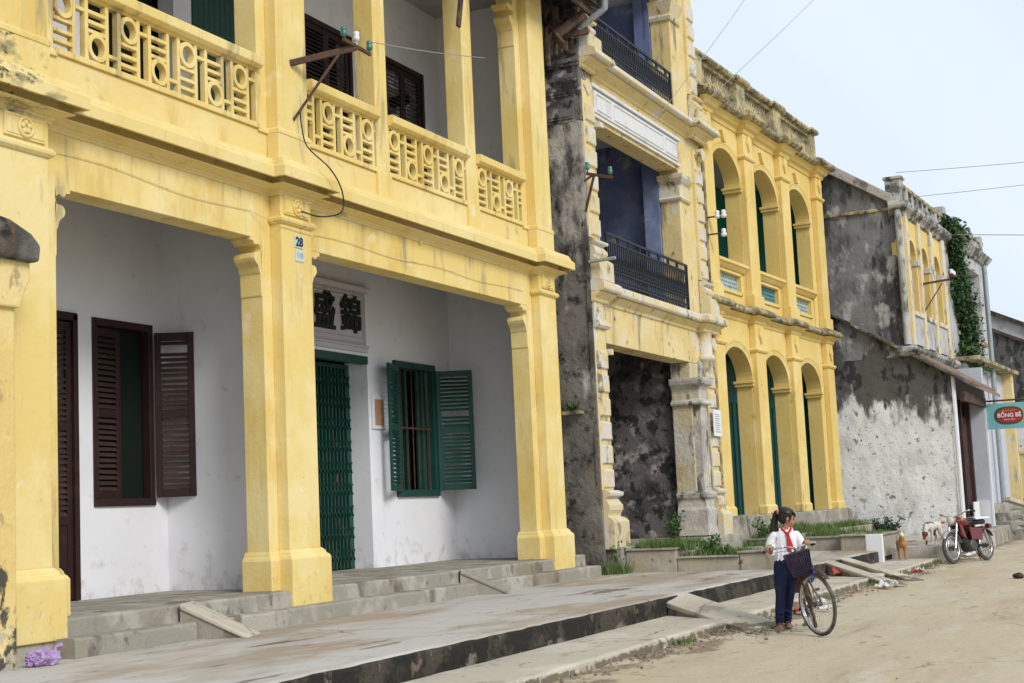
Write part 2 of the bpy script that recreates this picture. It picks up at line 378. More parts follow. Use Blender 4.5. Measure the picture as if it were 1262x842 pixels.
def rough_slab(x0, x1, y0, y1, zt, zb, step=.16, amp=.012, seed=0, edge=.03):
    """long slab along X: wavy street edge, worn arris, top slightly uneven"""
    from mathutils import noise
    n = int((x1-x0)/step); mb = MB(); vs = []
    prof = 8
    for i in range(n+1):
        x = x0+(x1-x0)*i/n
        w = noise.fractal(Vector((x*1.3, seed, 0)), 1, 2, 4)*edge
        w2 = noise.fractal(Vector((x*2.6, seed+5, 0)), 1, 2, 4)*amp
        c = .02+.018*abs(noise.noise(Vector((x*3, seed, 2))))
        vs += [(x, y0+w*1.2, zb), (x, y0+w*.8-.005, zb+(zt-zb)*.5), (x, y0+w, zt-c+w2), (x, y0+w+c*.45, zt-c*.3+w2), (x, y0+w+c*1.2, zt+w2),
               (x, y0+(y1-y0)*.4, zt+w2*.5), (x, y1, zt), (x, y1, zb)]
    fs = [(i*prof+j, (i+1)*prof+j, (i+1)*prof+(j+1) % prof, i*prof+(j+1) % prof) for i in range(n) for j in range(prof)]
    mb.add(vs, fs, False)
    mb.add(vs[:prof], [tuple(range(prof))]); mb.add(vs[-prof:], [tuple(range(prof-1, -1, -1))])
    return mb
structure(rough_slab(-4, 31.03, 5.1, 6.12, .115, -.2, seed=3), 'gutter_ledge', 'ledge')
# pavement top and its mouldy face are two butted pieces
structure(rough_slab(-4, 60, 6.06, 9.6, .345, .13, step=.2, amp=.006, seed=9, edge=.022), 'pavement', 'pave')
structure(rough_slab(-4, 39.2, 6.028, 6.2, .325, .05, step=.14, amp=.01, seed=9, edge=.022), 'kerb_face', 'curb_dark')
# ------------------------------------------------------------------ first house (yellow, with loggia)
SW, SP = 9.48, 9.33          # wall plane and pilaster plane
h1 = thing('colonial_house', 'long yellow two-storey house with pierced balustrade and white porch walls, nearest in the row', 'house', (16, 9.48, .345))
def corbel_poly(xe, sgn, dz=0.0):
    p = [(0, 3.98), (.015, 4.0), (.02, 4.24), (.035, 4.26), (.06, 4.33), (.12, 4.38), (.14, 4.42), (.13, 4.46), (.10, 4.485), (.025, 4.49), (0.005, 4.52), (.02, 4.565),
         (.06, 4.585), (.10, 4.565), (.135, 4.575), (.15, 4.605), (.205, 4.61), (.205, 4.66), (0, 4.66)]
    return [(xe+sgn*a, z+dz) for a, z in p]
cols1 = [(9.40, 9.58, 10.21, 10.46), (13.78, 13.96, 14.59, 14.80), (21.02, 21.21, 21.84, 22.02)]
for k, (a, b, c, d) in enumerate(cols1):
    p = MB()
    p.box(a, d, SW, 9.78, .685, 5.2)
    p.box(b, c, SP, SW, .515, 5.2)
    if k > 0: p.prism(corbel_poly(a, -1), 'y', SW+.004, 9.776)
    if k < 2: p.prism(corbel_poly(d, 1), 'y', SW+.004, 9.776)
    pl = build(p, 'pillar', 'yellow', h1, bevel=.012)
    q = MB()
    q.sweep([(0, .50), (.09, .50), (.09, 1.03), (.075, 1.06), (.05, 1.075), (.045, 1.10), (.012, 1.135), (0, 1.14)], [(b, SW-.02), (b, SP), (c, SP), (c, SW-.02)])
    q.sweep([(0, .685), (.07, .685), (.07, 1.02), (.055, 1.05), (.035, 1.065), (.03, 1.09), (.01, 1.12), (0, 1.125)], [(a, 9.80), (a, SW), (b+.02, SW)])
    q.sweep([(0, .685), (.07, .685), (.07, 1.02), (.055, 1.05), (.035, 1.065), (.03, 1.09), (.01, 1.12), (0, 1.125)], [(c-.02, SW), (d, SW), (d, 9.80)])
    build(q, 'base', 'yellow', pl, bevel=.018, seg=3)
    q = MB()
    q.sweep([(0, 4.84), (.02, 4.845), (.045, 4.87), (.05, 4.90), (.035, 4.915), (.03, 4.93), (0, 4.935)], [(b, SW-.01), (b, SP), (c, SP), (c, SW-.01)])
    build(q, 'neck_moulding', 'yellow', pl, bevel=.004)
    q = MB()
    q.box(b+.06, c-.06, SP-.022, SP+.01, 4.96, 5.17)
    cx = (b+c)/2
    for r_, w in ((.085, .016),):
        q.tube([(cx+r_*math.cos(t), SP-.03, 5.065+r_*math.sin(t)) for t in [2*PI*i/18 for i in range(18)]], w, 6, closed=True)
    for t in range(5):
        an = 2*PI*t/5+.4
        q.lathe([(.0, -.05), (.022, -.045), (.03, -.03), (.03, -.01)], (cx+.042*math.cos(an), SP, 5.065+.042*math.sin(an)), 8, 'y')
    q.tube([(b+.08, SP-.024, 4.985), (c-.08, SP-.024, 4.985), (c-.08, SP-.024, 5.148), (b+.08, SP-.024, 5.148)], .007, 5, closed=True, smooth=False)
    build(q, 'ornament_panel', 'yellow', pl, bevel=.004)
# beam between pillars and frieze
p = MB()
p.box(10.46, 13.78, SW+.003, 9.775, 4.645, 5.2); p.box(14.80, 21.02, SW+.003, 9.775, 4.66, 5.2)
p.box(9.0, 22.02, SW+.002, 9.775, 5.2, 5.62)
p.box(9.0, 9.4, SW+.003, 9.775, .5, 5.2)
build(p, 'wall', 'yellow', h1, bevel=.008)
path1 = [(8.8, SW), (9.56, SW), (9.56, SP), (10.23, SP), (10.23, SW), (13.94, SW), (13.94, SP), (14.61, SP), (14.61, SW), (21.19, SW), (21.19, SP), (21.86, SP), (21.86, 9.8)]
p = MB()
p.sweep([(0, 5.165), (.012, 5.17), (.014, 5.195), (.03, 5.20), (.034, 5.222), (.065, 5.228), (.10, 5.245), (.15, 5.255), (.165, 5.262), (.165, 5.27), (.05, 5.275), (.05, 5.44), (.222, 5.44), (.226, 5.318), (.258, 5.318), (.258, 5.44),
         (.235, 5.452), (.232, 5.468), (.215, 5.472), (.21, 5.50), (.19, 5.53), (.185, 5.55), (.12, 5.575), (.0, 5.60)], path1)
build(p, 'cornice', 'yellow_mossy', h1, bevel=.003, seg=1)
# upper storey: dado, balustrades, pillars
p = MB()
p.box(9.0, 22.0, SW+.001, 9.76, 5.6, 5.93)
for (a, b, c, d) in cols1: p.box(b-.02, c+.02, SP-.015, SW, 5.57, 5.93)
build(p, 'dado', 'yellow_mossy', h1, bevel=.01)
for k, (a, b, c, d) in enumerate(cols1):
    p = MB(); p.box(a, d, SW+.003, 9.78, 5.93, 10.3); p.box(b, c, SP, SW+.003, 5.93, 10.3)
    if k > 0: p.prism(corbel_poly(a, -1, 4.9), 'y', SW+.004, 9.776)
    pl = build(p, 'upper_pillar', 'yellow', h1, bevel=.012)
    q = MB(); q.sweep([(0, 5.90), (.025, 5.90), (.025, 5.945), (.01, 5.97), (0, 5.975)], [(a, 9.7), (a, SW), (b, SW), (b, SP), (c, SP), (c, SW), (d, SW), (d, 9.7)])
    build(q, 'base', 'yellow', pl, bevel=.006)
for a, b in ((16.44, 16.76), (19.06, 19.39)):
    p = MB(); p.box(a, b, SW-.02, 9.76, 5.93, 10.3); p.box(a-.02, b+.02, SW-.045, 9.7, 5.58, 5.95)
    build(p, 'upper_pillar', 'yellow', h1, bevel=.012)
def balustrade(x0, x1, off=0.0, start=0):
    z0, z1 = 5.99, 6.60; y0, y1 = 9.47, 9.545
    p = MB()
    p.box(x0, x1, y0-.02, y1+.02, 5.93, z0); p.box(x0, x1, y0, y1, z1, 6.64)
    u = .475; k = start; x = x0+off-u
    zm = (z0+z1)/2
    def clipbox(a, b, za, zb, d=0.0):
        a = max(a, x0); b = min(b, x1)
        if b-a > .006: p.box(a, b, y0+d, y1-d, za, zb)
    while x < x1:
        w = .285; cx = x+w/2; rr = .118
        top = (k % 2 == 0)
        cz = zm+.155 if top else zm-.155
        bz = zm-.155 if top else zm+.155
        if cx-rr > x0-.1 and cx+rr < x1+.1:
            n = 24; ro, ri = .142, .095
            vs = []; fs = []
            ok = [(cx+ro*math.cos(2*PI*i/n)) for i in range(n)]
            for i in range(n):
                t = 2*PI*i/n; c_, s_ = math.cos(t), math.sin(t)
                for r_, yy in ((ro, y0-.012), (ri, y0-.012), (ri, y1), (ro, y1)):
                    vs.append((min(max(cx+r_*c_, x0), x1), yy, cz+r_*s_))
            for i in range(n):
                j = (i+1) % n
                for q in range(4): fs.append((i*4+q, j*4+q, j*4+(q+1) % 4, i*4+(q+1) % 4))
            p.add(vs, fs, False)
        # stubs, bars, uprights
        clipbox(x, x+w, zm-.022, zm+.018, .006)
        clipbox(x, x+w, bz+.015, bz+.055, .004)
        clipbox(x, x+w, bz-.085, bz-.045, .004)
        clipbox(x-.03, x+.018, z0, z1, .002); clipbox(x+w-.018, x+w+.03, z0, z1, .002)
        clipbox(x+w+.055, x+w+.085, z0, z1, .01) if False else None
        zz = z0+.12 if not top else z1-.12
        clipbox(x+w+.02, x+u-.02, zz-.02, zz+.02, .01)
        for sx in (x+.018, x+w-.018-.03): clipbox(sx, sx+.03, cz-.135, cz-.10, .02); clipbox(sx, sx+.03, cz+.10, cz+.135, .02)
        x += u; k += 1
    pb = build(p, 'balustrade', 'yellow', h1, bevel=.004, seg=1)
    q = MB(); q.sweep([(0, 6.625), (.04, 6.625), (.085, 6.66), (.09, 6.755), (.08, 6.765), (-.14, 6.765), (-.14, 6.63)], [(x0, 9.47), (x1, 9.47)])
    build(q, 'handrail', 'yellow', pb, bevel=.008)
balustrade(10.46, 13.78, -.02, 1); balustrade(14.80, 16.44, -.14, 0); balustrade(16.76, 19.06, .02, 1); balustrade(19.39, 21.02, .05, 1)
# porch floor, steps
p = rough_slab(9.7, 22.25, 9.28, 11.9, .685, .3, step=.25, amp=.004, seed=21, edge=.012)
build(p, 'porch_floor', 'concrete', h1)
for a, b in ((10.15, 11.86), (12.3, 22.43)):
    p = rough_slab(a, b, 9.03, 9.36, .515, .2, step=.18, amp=.012, seed=a, edge=.02); build(p, 'step', 'concrete', h1)
p = MB(); p.box(21.9, 22.25, 9.2, 9.5, .5, .70); build(p, 'step_block', 'concrete', h1, bevel=.02)
# porch walls: ground floor
p = MB()
y = 11.4
p.box(9.0, 12.40, y, y+.3, .6, 5.42)
p.box(12.40, 12.87, y, y+.3, 3.88, 5.42); p.box(12.87, 13.15, y, y+.3, .6, 5.42)
p.box(13.15, 14.2, y, y+.3, .6, 1.72); p.box(13.15, 14.2, y, y+.3, 3.87, 5.42); p.box(14.2, 14.45, y, y+.3, .6, 5.42)
p.box(14.45, 14.62, 9.78, 11.7, .6, 5.42)          # cross wall behind the middle pillar
y = 11.55
p.box(14.62, 17.2, y, y+.4, .6, 5.42)
p.box(17.2, 19.53, y, y+.4, 3.91, 5.42)
p.box(19.53, 20.32, y, y+.4, .6, 5.42)
p.box(20.32, 21.68, y, y+.4, .6, 1.77); p.box(20.32, 21.68, y, y+.4, 3.9, 5.42); p.box(21.68, 22.3, y, y+.4, .6, 5.42)
p.box(22.3, 22.5, 9.78, 12, .6, 10.3)
p.box(22.02, 22.3, 9.70, 9.90, .6, 10.3)
p.box(9.0, 9.2, 9.78, 11.4, .5, 10.3)
build(p, 'porch_wall', 'white_wall', h1)
p = MB(); p.box(9.0, 22.3, 9.78, 12.5, 5.42, 5.5); build(p, 'porch_ceiling', 'old_wood', h1)  # out of view; dark wood chosen so the upper porch walls get less light
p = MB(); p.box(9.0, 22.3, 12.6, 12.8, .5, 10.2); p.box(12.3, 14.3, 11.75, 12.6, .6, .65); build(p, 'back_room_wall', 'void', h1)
# upper walls
p = MB(); y = 11.55
def holewall(p, x0, x1, y0, y1, z0, z1, holes):
    xs = x0
    for (a, b, c, d) in sorted(holes):
        p.box(xs, a, y0, y1, z0, z1)
        if c > z0: p.box(a, b, y0, y1, z0, c)
        if d < z1: p.box(a, b, y0, y1, d, z1)
        xs = b
    p.box(xs, x1, y0, y1, z0, z1)
holewall(p, 9.0, 22.3, y+.002, y+.25, 5.43, 10.3, [(10.8, 11.9, 5.45, 8.9), (13.2, 14.95, 5.45, 8.9), (15.32, 16.9, 5.45, 8.9), (17.9, 19.34, 6.5, 8.92), (20.3, 21.68, 6.5, 8.9)])
build(p, 'upper_wall', 'white_wall', h1)
p = MB(); p.box(9.0, 22.3, 9.5, 12.4, 10.1, 10.3); build(p, 'upper_ceiling', 'ceiling', h1)
# doors and shutters
def leaf(w, h, mids=(0.5,), slat='same', depth=.04, stile=.075, n=None, bottom_panel=0.0):
    """louvred leaf in its own frame: x 0..w, y 0..depth, z 0..h ; returns frame, slats"""
    f = MB(); s = MB()
    f.box(0, stile, 0, depth, 0, h); f.box(w-stile, w, 0, depth, 0, h)
    zs = [0]+[h*m for m in mids]+[h]
    for i, z in enumerate(zs):
        a = .0 if i == 0 else (z-.05 if i < len(zs)-1 else h-.10)
        b = .10 if i == 0 else (z+.05 if i < len(zs)-1 else h)
        f.box(stile, w-stile, .003, depth-.003, a, b)
    for i in range(len(zs)-1):
        a = zs[i]+(.10 if i == 0 else .05); b = zs[i+1]-(.10 if i == len(zs)-2 else .05)
        m = max(3, int((b-a)/.062))
        if bottom_panel and i == 0:
            f.box(stile, w-stile, .012, depth-.012, a, b); continue
        for k in range(m):
            z = a+(k+.5)*(b-a)/m+random.uniform(-.004, .004); j = random.uniform(-.006, .006)
            if random.random() < .025: continue
            s.hexa([(stile, .004, z-.026), (w-stile, .004, z-.026+j), (w-stile, depth-.006, z+.012+j), (stile, depth-.006, z+.012),
                    (stile, .004, z-.018), (w-stile, .004, z-.018+j), (w-stile, depth-.006, z+.020+j), (stile, depth-.006, z+.020)])
    return f, s
def place_leaf(par, hx, hy, z, w, h, ang, mf, ms, name='shutter', mids=(.5,), back=True, bp=0.0):
    f, s = leaf(w, h, mids, bottom_panel=bp)
    mt = Matrix.Translation((hx, hy, z)) @ Matrix.Rotation(ang, 4, 'Z')
    o = build(f.xf(mt), name, mf, par, bevel=.004, seg=1)
    build(s.xf(mt), 'louvres', ms, o)
    return o
def window_frame(par, x0, x1, y, z0, z1, m, w=.07, d=.1, name='window_frame'):
    p = MB(); p.box(x0-.01, x1+.01, y-.02, y+d, z1-w, z1+.015); p.box(x0-.01, x1+.01, y-.03, y+d, z0-.02, z0+w)
    p.box(x0-.01, x0+w, y-.018, y+d, z0+w, z1-w); p.box(x1-w, x1+.01, y-.018, y+d, z0+w, z1-w)
    return build(p, name, m, par, bevel=.004, seg=1)
# brown window of the left bay
wf = window_frame(h1, 13.15, 14.2, 11.4, 1.73, 3.86, 'brown_wood')
place_leaf(h1, 13.22, 11.44, 1.79, .50, 1.99, R(4), 'brown_wood', 'brown_slat')
place_leaf(h1, 14.20, 11.36, 1.80, .47, 1.98, R(-60), 'brown_wood', 'brown_slat')
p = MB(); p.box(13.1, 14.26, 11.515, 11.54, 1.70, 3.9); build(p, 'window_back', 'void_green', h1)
# brown door at the far left
p = MB(); p.box(12.40, 12.47, 11.37, 11.5, .69, 3.87); p.box(12.80, 12.875, 11.36, 11.5, .69, 3.87); p.box(12.40, 12.87, 11.36, 11.5, 3.80, 3.885)
build(p, 'door_frame', 'brown_wood', h1, bevel=.004)
place_leaf(h1, 12.47, 11.40, .70, .33, 3.08, 0, 'brown_wood', 'brown_slat', 'door', (.28, .62), bp=1)
# green window of the right bay
window_frame(h1, 20.32, 21.68, 11.53, 1.77, 3.9, 'green_paint', .09)
place_leaf(h1, 20.36, 11.50, 1.84, .62, 1.98, R(195), 'green_paint', 'green_paint')
place_leaf(h1, 21.66, 11.50, 1.84, .61, 1.98, R(-62), 'green_paint', 'green_paint')
p = MB()
for i in range(7):
    x = 20.46+i*.18; p.tube([(x, 11.60, 1.84), (x, 11.60, 3.82)], .011, 6)
p.box(20.4, 21.6, 11.59, 11.61, 2.84, 2.87); build(p, 'window_bars', 'rust', h1)
p = MB(); p.box(20.86, 20.93, 11.66, 11.70, 1.85, 3.82); p.box(21.3, 21.6, 11.67, 11.71, 1.85, 3.82); p.box(20.41, 20.5, 11.67, 11.71, 1.85, 3.82); build(p, 'casement', 'green_paint', h1)
p = MB(); p.box(20.35, 21.65, 11.9, 11.93, 1.75, 3.85); build(p, 'window_back', 'void_green', h1)
# green folding gate
p = MB(); p.box(17.2, 19.53, 11.53, 11.66, 3.79, 3.91); p.box(17.2, 19.5, 11.87, 11.97, 3.74, 3.8); p.box(19.44, 19.53, 11.88, 11.95, .685, 3.79); build(p, 'door_frame', 'green_paint', h1, bevel=.004)
p = MB()
x = 17.6; i = 0
while x < 19.44:
    p.box(x, x+.03, 11.875, 11.905, .70, 3.74)
    if i % 2 == 0: p.box(x+.006, x+.024, 11.90, 11.93, .70, 3.74)
    for j in range(9):
        z = .82+j*.33
        p.beam((x+.015, 11.868, z), (x+.115, 11.868, z+.165), .006, .022, (0, 1, 0)); p.beam((x+.115, 11.868, z), (x+.015, 11.868, z+.165), .006, .022, (0, 1, 0))
    x += .10; i += 1
g = build(p, 'folding_gate', 'green_gate', h1)
p = MB(); p.box(19.02, 19.06, 11.84, 11.87, 2.0, 2.12); build(p, 'lock', 'rust', g)
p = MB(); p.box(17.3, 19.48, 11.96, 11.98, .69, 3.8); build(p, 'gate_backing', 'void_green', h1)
p = MB(); p.box(19.53, 19.60, 11.553, 11.95, .68, 3.9); 
# plaque over the gate
p = MB(); x0, x1 = 16.7, 19.50
p.box(x0, x1, 11.50, 11.56, 3.96, 4.03); p.box(x0, x1, 11.47, 11.56, 4.03, 4.06)
p.sweep([(0, 4.88), (.03, 4.88), (.035, 4.91), (.07, 4.93), (.075, 4.96), (0, 4.98)], [(x0, 11.56), (x0, 11.52), (x1, 11.52), (x1, 11.56)])
p.box(x0+.02, x1-.02, 11.52, 11.56, 4.06, 4.88)
p.tube([(x0+.12, 11.516, 4.16), (x1-.12, 11.516, 4.16), (x1-.12, 11.516, 4.79), (x0+.12, 11.516, 4.79)], .018, 6, closed=True, smooth=False)
p.tube([(x0+.07, 11.516, 4.10), (x1-.06, 11.516, 4.10), (x1-.06, 11.516, 4.85), (x0+.07, 11.516, 4.85)], .01, 6, closed=True, smooth=False)
sg = build(p, 'sign_plaque', 'plaque', h1, bevel=.005)
for ch, cx, cz in (('\u9326', 19.02, 4.47), ('\u76db', 18.28, 4.46)):
    t = text_mesh(ch, .60, .012, .011)
    build(t.xf(Matrix.Translation((cx, 11.495, cz)) @ UPRIGHT), 'lettering', 'ink', sg, fix=False)
# notice in a white frame
p = MB(); p.box(19.60, 20.0, 11.52, 11.55, 2.80, 3.33); nf = build(p, 'notice_board', 'white_paint', h1, bevel=.006)
p = MB(); p.box(19.67, 19.93, 11.512, 11.525, 2.86, 3.26); build(p, 'notice', 'cork', nf)
# upper doors and shutters
def planks(par, x0, x1, y, z0, z1, m, w=.12, name='door'):
    p = MB(); x = x0
    while x < x1-.02:
        p.box(x+.004, min(x+w-.004, x1), y, y+.04, z0, z1); x += w
    return build(p, name, m, par)
planks(h1, 15.32, 16.9, 11.62, 5.4, 8.9, 'green_gate')
planks(h1, 10.8, 11.9, 11.62, 5.4, 8.9, 'green_gate')
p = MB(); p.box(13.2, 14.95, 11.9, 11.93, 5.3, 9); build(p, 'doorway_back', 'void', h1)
for x0, x1, z0, z1 in ((17.9, 19.34, 6.5, 8.92), (20.3, 21.68, 6.5, 8.9)):
    window_frame(h1, x0, x1, 11.53, z0, z1, 'brown_wood')
    w = (x1-x0-.16)/2
    for i in range(2): place_leaf(h1, x0+.08+i*w, 11.54, z0+.06, w, z1-z0-.12, 0, 'brown_wood', 'brown_slat', mids=(.5,))
# number plates
p = MB(); p.box(14.22, 14.40, SP-.012, SP, 4.60, 4.73); np_ = build(p, 'number_plate', 'plate_pale', h1)
t = text_mesh('28', .15, .003, .004); build(t.xf(Matrix.Translation((14.31, SP-.016, 4.665)) @ UPRIGHT), 'lettering', 'plate_blue', np_, fix=False)
p = MB(); p.box(14.23, 14.41, SP-.01, SP, 4.44, 4.575); np_ = build(p, 'number_plate', 'plate_pale', h1)
t = text_mesh('110', .09, .002, .0); build(t.xf(Matrix.Translation((14.32, SP-.013, 4.51)) @ UPRIGHT), 'lettering', 'gutter', np_, fix=False)
p = MB(); p.lathe([(.03, 0), (.035, -.02), (.02, -.03)], (17.55, SW, 5.16), 8, 'y'); build(p, 'wall_boss', 'yellow', h1)
p = MB(); p.tube([(10.4+i*.35, SW-.012, 4.97+.03*math.sin(i*.8)-.006*i) for i in range(10)]+[(13.9, SP-.012, 4.80), (14.6, SP-.012, 4.79)]+[(14.9+i*.4, SW-.012, 4.86+.02*math.sin(i)) for i in range(16)], .004, 5); build(p, 'cable', 'yellow_aged', h1)
# roof eave with rotten rafters
p = MB()
for x in [9+.55*i for i in range(24)]: p.beam((x, 8.75, 9.95), (x, 9.6, 10.25), .07, .10)
p.beam((21.6, 8.78, 9.86), (22.75, 8.78, 9.80), .06, .16); p.beam((8.8, 8.78, 9.9), (21.6, 8.78, 9.86), .06, .12)
p.beam((22.0, 9.75, 8.98), (22.45, 8.8, 9.72), .09, .16); p.beam((21.95, 9.0, 9.05), (22.5, 9.6, 9.75), .07, .12)
p.beam((22.05, 9.55, 9.05), (22.62, 9.15, 9.62), .08, .15); p.beam((22.2, 9.7, 9.35), (22.7, 8.85, 9.5), .08, .12)
p.beam((21.95, 9.62, 9.55), (22.7, 9.62, 9.62), .1, .16); p.beam((22.35, 9.3, 9.25), (22.37, 9.3, 9.9), .1, .1)
for i in range(7):
    x = 21.98+.11*i; p.beam((x, 9.45-.05*i, 8.86+.07*i+random.uniform(-.05, .05)), (x+.05, 9.42-.04*i, 9.5), .07, .05)
p.beam((21.93, 9.28, 8.75), (21.95, 9.28, 9.15), .07, .05)
build(p, 'eave_timber', 'old_wood', h1, bevel=.012)
p = MB(); p.beam((18.66, 9.30, 8.50), (18.80, 9.26, 9.3), .09, .05); p.beam((18.6, 9.3, 9.3), (19.9, 9.3, 10.0), .1, .06); build(p, 'broken_board', 'old_wood', h1, bevel=.01)
p = MB()
for i in range(60):
    x = 8.9+i*.235; p.tube([(x, 8.62, 9.98), (x, 13.5, 12.6)], .085, 6)
p.hexa([(8.8, 8.65, 9.9), (23.0, 8.65, 9.9), (23.0, 13.5, 12.5), (8.8, 13.5, 12.5), (8.8, 8.65, 9.96), (23.0, 8.65, 9.96), (23.0, 13.5, 12.58), (8.8, 13.5, 12.58)])
build(p, 'roof', 'tile', h1)
p = MB(); p.tube([(22.62, 9.16, 9.44), (22.62, 8.58, 9.76), (22.62, 8.50, 9.80), (22.62, 8.47, 10.1)], .055, 10); build(p, 'gutter_pipe', 'gutter', h1)

# small plank ramps at the porch steps, and the bigger ones over the kerb
def ramp(a, b, w, th, label, m='concrete', group=None, name='concrete_ramp'):
    a = Vector(a); b = Vector(b); d = (b-a); d2 = Vector((d.x, d.y, 0)).normalized(); s = Vector((-d2.y, d2.x, 0))*w/2
    o = thing(name, label, 'ramp', ((a+b)/2)[:], 0, group)
    p = MB(); dz = Vector((0, 0, th))
    p.hexa([a-s-dz, b-s-Vector((0, 0, .05)), b+s-Vector((0, 0, .05)), a+s-dz, a-s, b-s, b+s, a+s])
    # skirt under the slope
    p2 = MB(); p2.hexa([(a-s*.9-Vector((0, 0, a.z*.96-.0)))[:], (b-s*.9-Vector((0, 0, .06)))[:], (b+s*.9-Vector((0, 0, .06)))[:], (a+s*.9-Vector((0, 0, a.z*.96)))[:],
               (a-s*.9-dz*.9)[:], (b-s*.9-Vector((0, 0, .045)))[:], (b+s*.9-Vector((0, 0, .045)))[:], (a+s*.9-dz*.9)[:]])
    build(p, 'slab', m, o, bevel=.015); build(p2, 'skirt', 'concrete', o)
    return o
ramp((12.05, 9.30, .70), (12.30, 8.66, .355), .47, .06, 'short pale ramp over the steps between the two nearest yellow pillars', 'ledge')
ramp((18.05, 9.32, .70), (18.36, 8.70, .355), .42, .06, 'short grey ramp over the steps in front of the green window', 'concrete')
ramp((17.55, 6.22, .35), (16.42, 4.62, .02), .62, .07, 'wide concrete ramp from pavement to road left of the girl', 'ledge')
ramp((25.5, 6.05, .352), (23.62, 4.42, .01), .24, .06, 'nearer of the two narrow plank ramps beyond the bicycle', 'ledge', 'narrow ramps beyond the bicycle')
ramp((26.65, 6.05, .352), (25.1, 4.46, .01), .24, .06, 'farther of the two narrow plank ramps, next to the white post', 'ledge', 'narrow ramps beyond the bicycle')

# bracket with insulators on the middle pillar of house 1
br = thing('wire_bracket', 'rusty iron wire bracket with green glass insulators on the yellow house', 'bracket', (14.28, SP, 6.8))
p = MB(); p.beam((14.25, SP, 6.80), (14.75, 8.72, 7.02), .05, .07); p.beam((14.28, SP, 6.12), (14.62, 8.86, 6.96), .03, .03)
build(p, 'arm', 'rust', br)
p = MB(); p.beam((14.55, 8.78, 7.08), (14.98, 8.66, 6.98), .03, .04); build(p, 'crossbar', 'rust', br)
for x, y, z, m in ((14.57, 8.78, 7.12, 'glass_green'), (14.76, 8.72, 7.10, 'ceramic'), (14.96, 8.66, 7.03, 'glass_green')):
    p = MB(); p.lathe([(.012, -.06), (.012, .0), (.035, .005), (.04, .05), (.028, .06), (.038, .075), (.034, .11), (.0, .125)], (x, y, z), 12); build(p, 'insulator', m, br)
p = MB(); pts = []
for t, q in enumerate([(14.35, 9.28, 6.25), (14.33, 9.25, 6.05), (14.36, 9.2, 5.8), (14.5, 9.0, 5.55), (14.66, 8.95, 5.35), (14.72, 8.95, 5.15), (14.66, 8.98, 5.02), (14.5, 9.15, 4.98), (14.3, 9.3, 5.04)]): pts.append(q)
def smooth_pts(pts, n=5):
    out = []; P_ = [Vector(pts[0])]+[Vector(q) for q in pts]+[Vector(pts[-1])]
    for i in range(1, len(P_)-2):
        for k in range(n):
            t = k/n; a, b, c, d = P_[i-1:i+3]
            out.append(.5*((2*b)+(-a+c)*t+(2*a-5*b+4*c-d)*t*t+(-a+3*b-3*c+d)*t**3))
    out.append(P_[-2]); return out
p.tube(smooth_pts(pts), .009, 6); build(p, 'cable', 'iron', br)
p = MB(); p.tube(smooth_pts([(14.98, 8.66, 7.14), (17, 8.9, 7.6), (19.5, 9.3, 8.25)]), .006, 5); build(p, 'wire', 'wire', br)

# gate pillar at the left edge
gp = thing('gate_pillar', 'yellow pillar with a black mossy cap cut by the left photo edge', 'pillar', (9.3, 9.0, .345))
p = MB(); p.box(8.7, 9.38, 8.95, 9.4, .3, 3.35)
p.prism([(8.7, 3.33), (9.39, 3.33), (9.42, 3.42), (9.49, 3.55), (9.51, 3.60), (9.51, 3.74), (8.7, 3.74)], 'y', 8.9, 9.4)
build(p, 'shaft', 'yellow_dirty_foot', gp, bevel=.02)
p = MB(); p.prism([(8.65, 3.73), (9.54, 3.73), (9.55, 3.80), (9.56, 3.88), (9.45, 3.97), (9.2, 4.06), (8.65, 4.12)], 'y', 8.82, 9.42); build(p, 'cap', 'mould_black', gp, bevel=.03)
# camera, light, sky
cam = bpy.data.cameras.new('camera'); co = bpy.data.objects.new('camera', cam); COL.objects.link(co)
yaw, pitch, roll = R(24.91711165), R(6.55167763), R(-2.61803194)
cy, sy = math.cos(yaw), math.sin(yaw)
f = Vector((cy*math.cos(pitch), sy*math.cos(pitch), math.sin(pitch)))
r0 = Vector((sy, -cy, 0)); u0 = r0.cross(f)
rr = math.cos(roll)*r0+math.sin(roll)*u0; uu = -math.sin(roll)*r0+math.cos(roll)*u0
co.matrix_world = Matrix(((rr.x, uu.x, -f.x, 0), (rr.y, uu.y, -f.y, 0), (rr.z, uu.z, -f.z, 1.45), (0, 0, 0, 1)))
cam.sensor_width = 36; cam.lens = 1816.647/1262*36; cam.clip_end = 2000; cam.clip_start = .05
SC.camera = co
w = bpy.data.worlds.new('World'); SC.world = w; w.use_nodes = True
nt = w.node_tree; nt.nodes.clear()
ow = nt.nodes.new('ShaderNodeOutputWorld'); bg = nt.nodes.new('ShaderNodeBackground'); sk = nt.nodes.new('ShaderNodeTexSky')
sk.sky_type = 'NISHITA'; sk.sun_disc = False
SUN_EL, SUN_AZ = R(35), R(-120)      # direction towards the sun in the XY plane
sk.sun_elevation = SUN_EL; sk.sun_rotation = PI/2-SUN_AZ; sk.dust_density = 4; sk.air_density = 1.2
tc = nt.nodes.new('ShaderNodeTexCoord'); no = nt.nodes.new('ShaderNodeTexNoise'); no.inputs['Scale'].default_value = 1.6; no.inputs['Detail'].default_value = 5
nt.links.new(tc.outputs['Generated'], no.inputs['Vector'])
cr = nt.nodes.new('ShaderNodeMapRange'); cr.inputs['From Min'].default_value = .3; cr.inputs['From Max'].default_value = .75; cr.inputs['To Min'].default_value = .90; cr.inputs['To Max'].default_value = .97
nt.links.new(no.outputs['Fac'], cr.inputs['Value'])
mx = nt.nodes.new('ShaderNodeMix'); mx.data_type = 'RGBA'
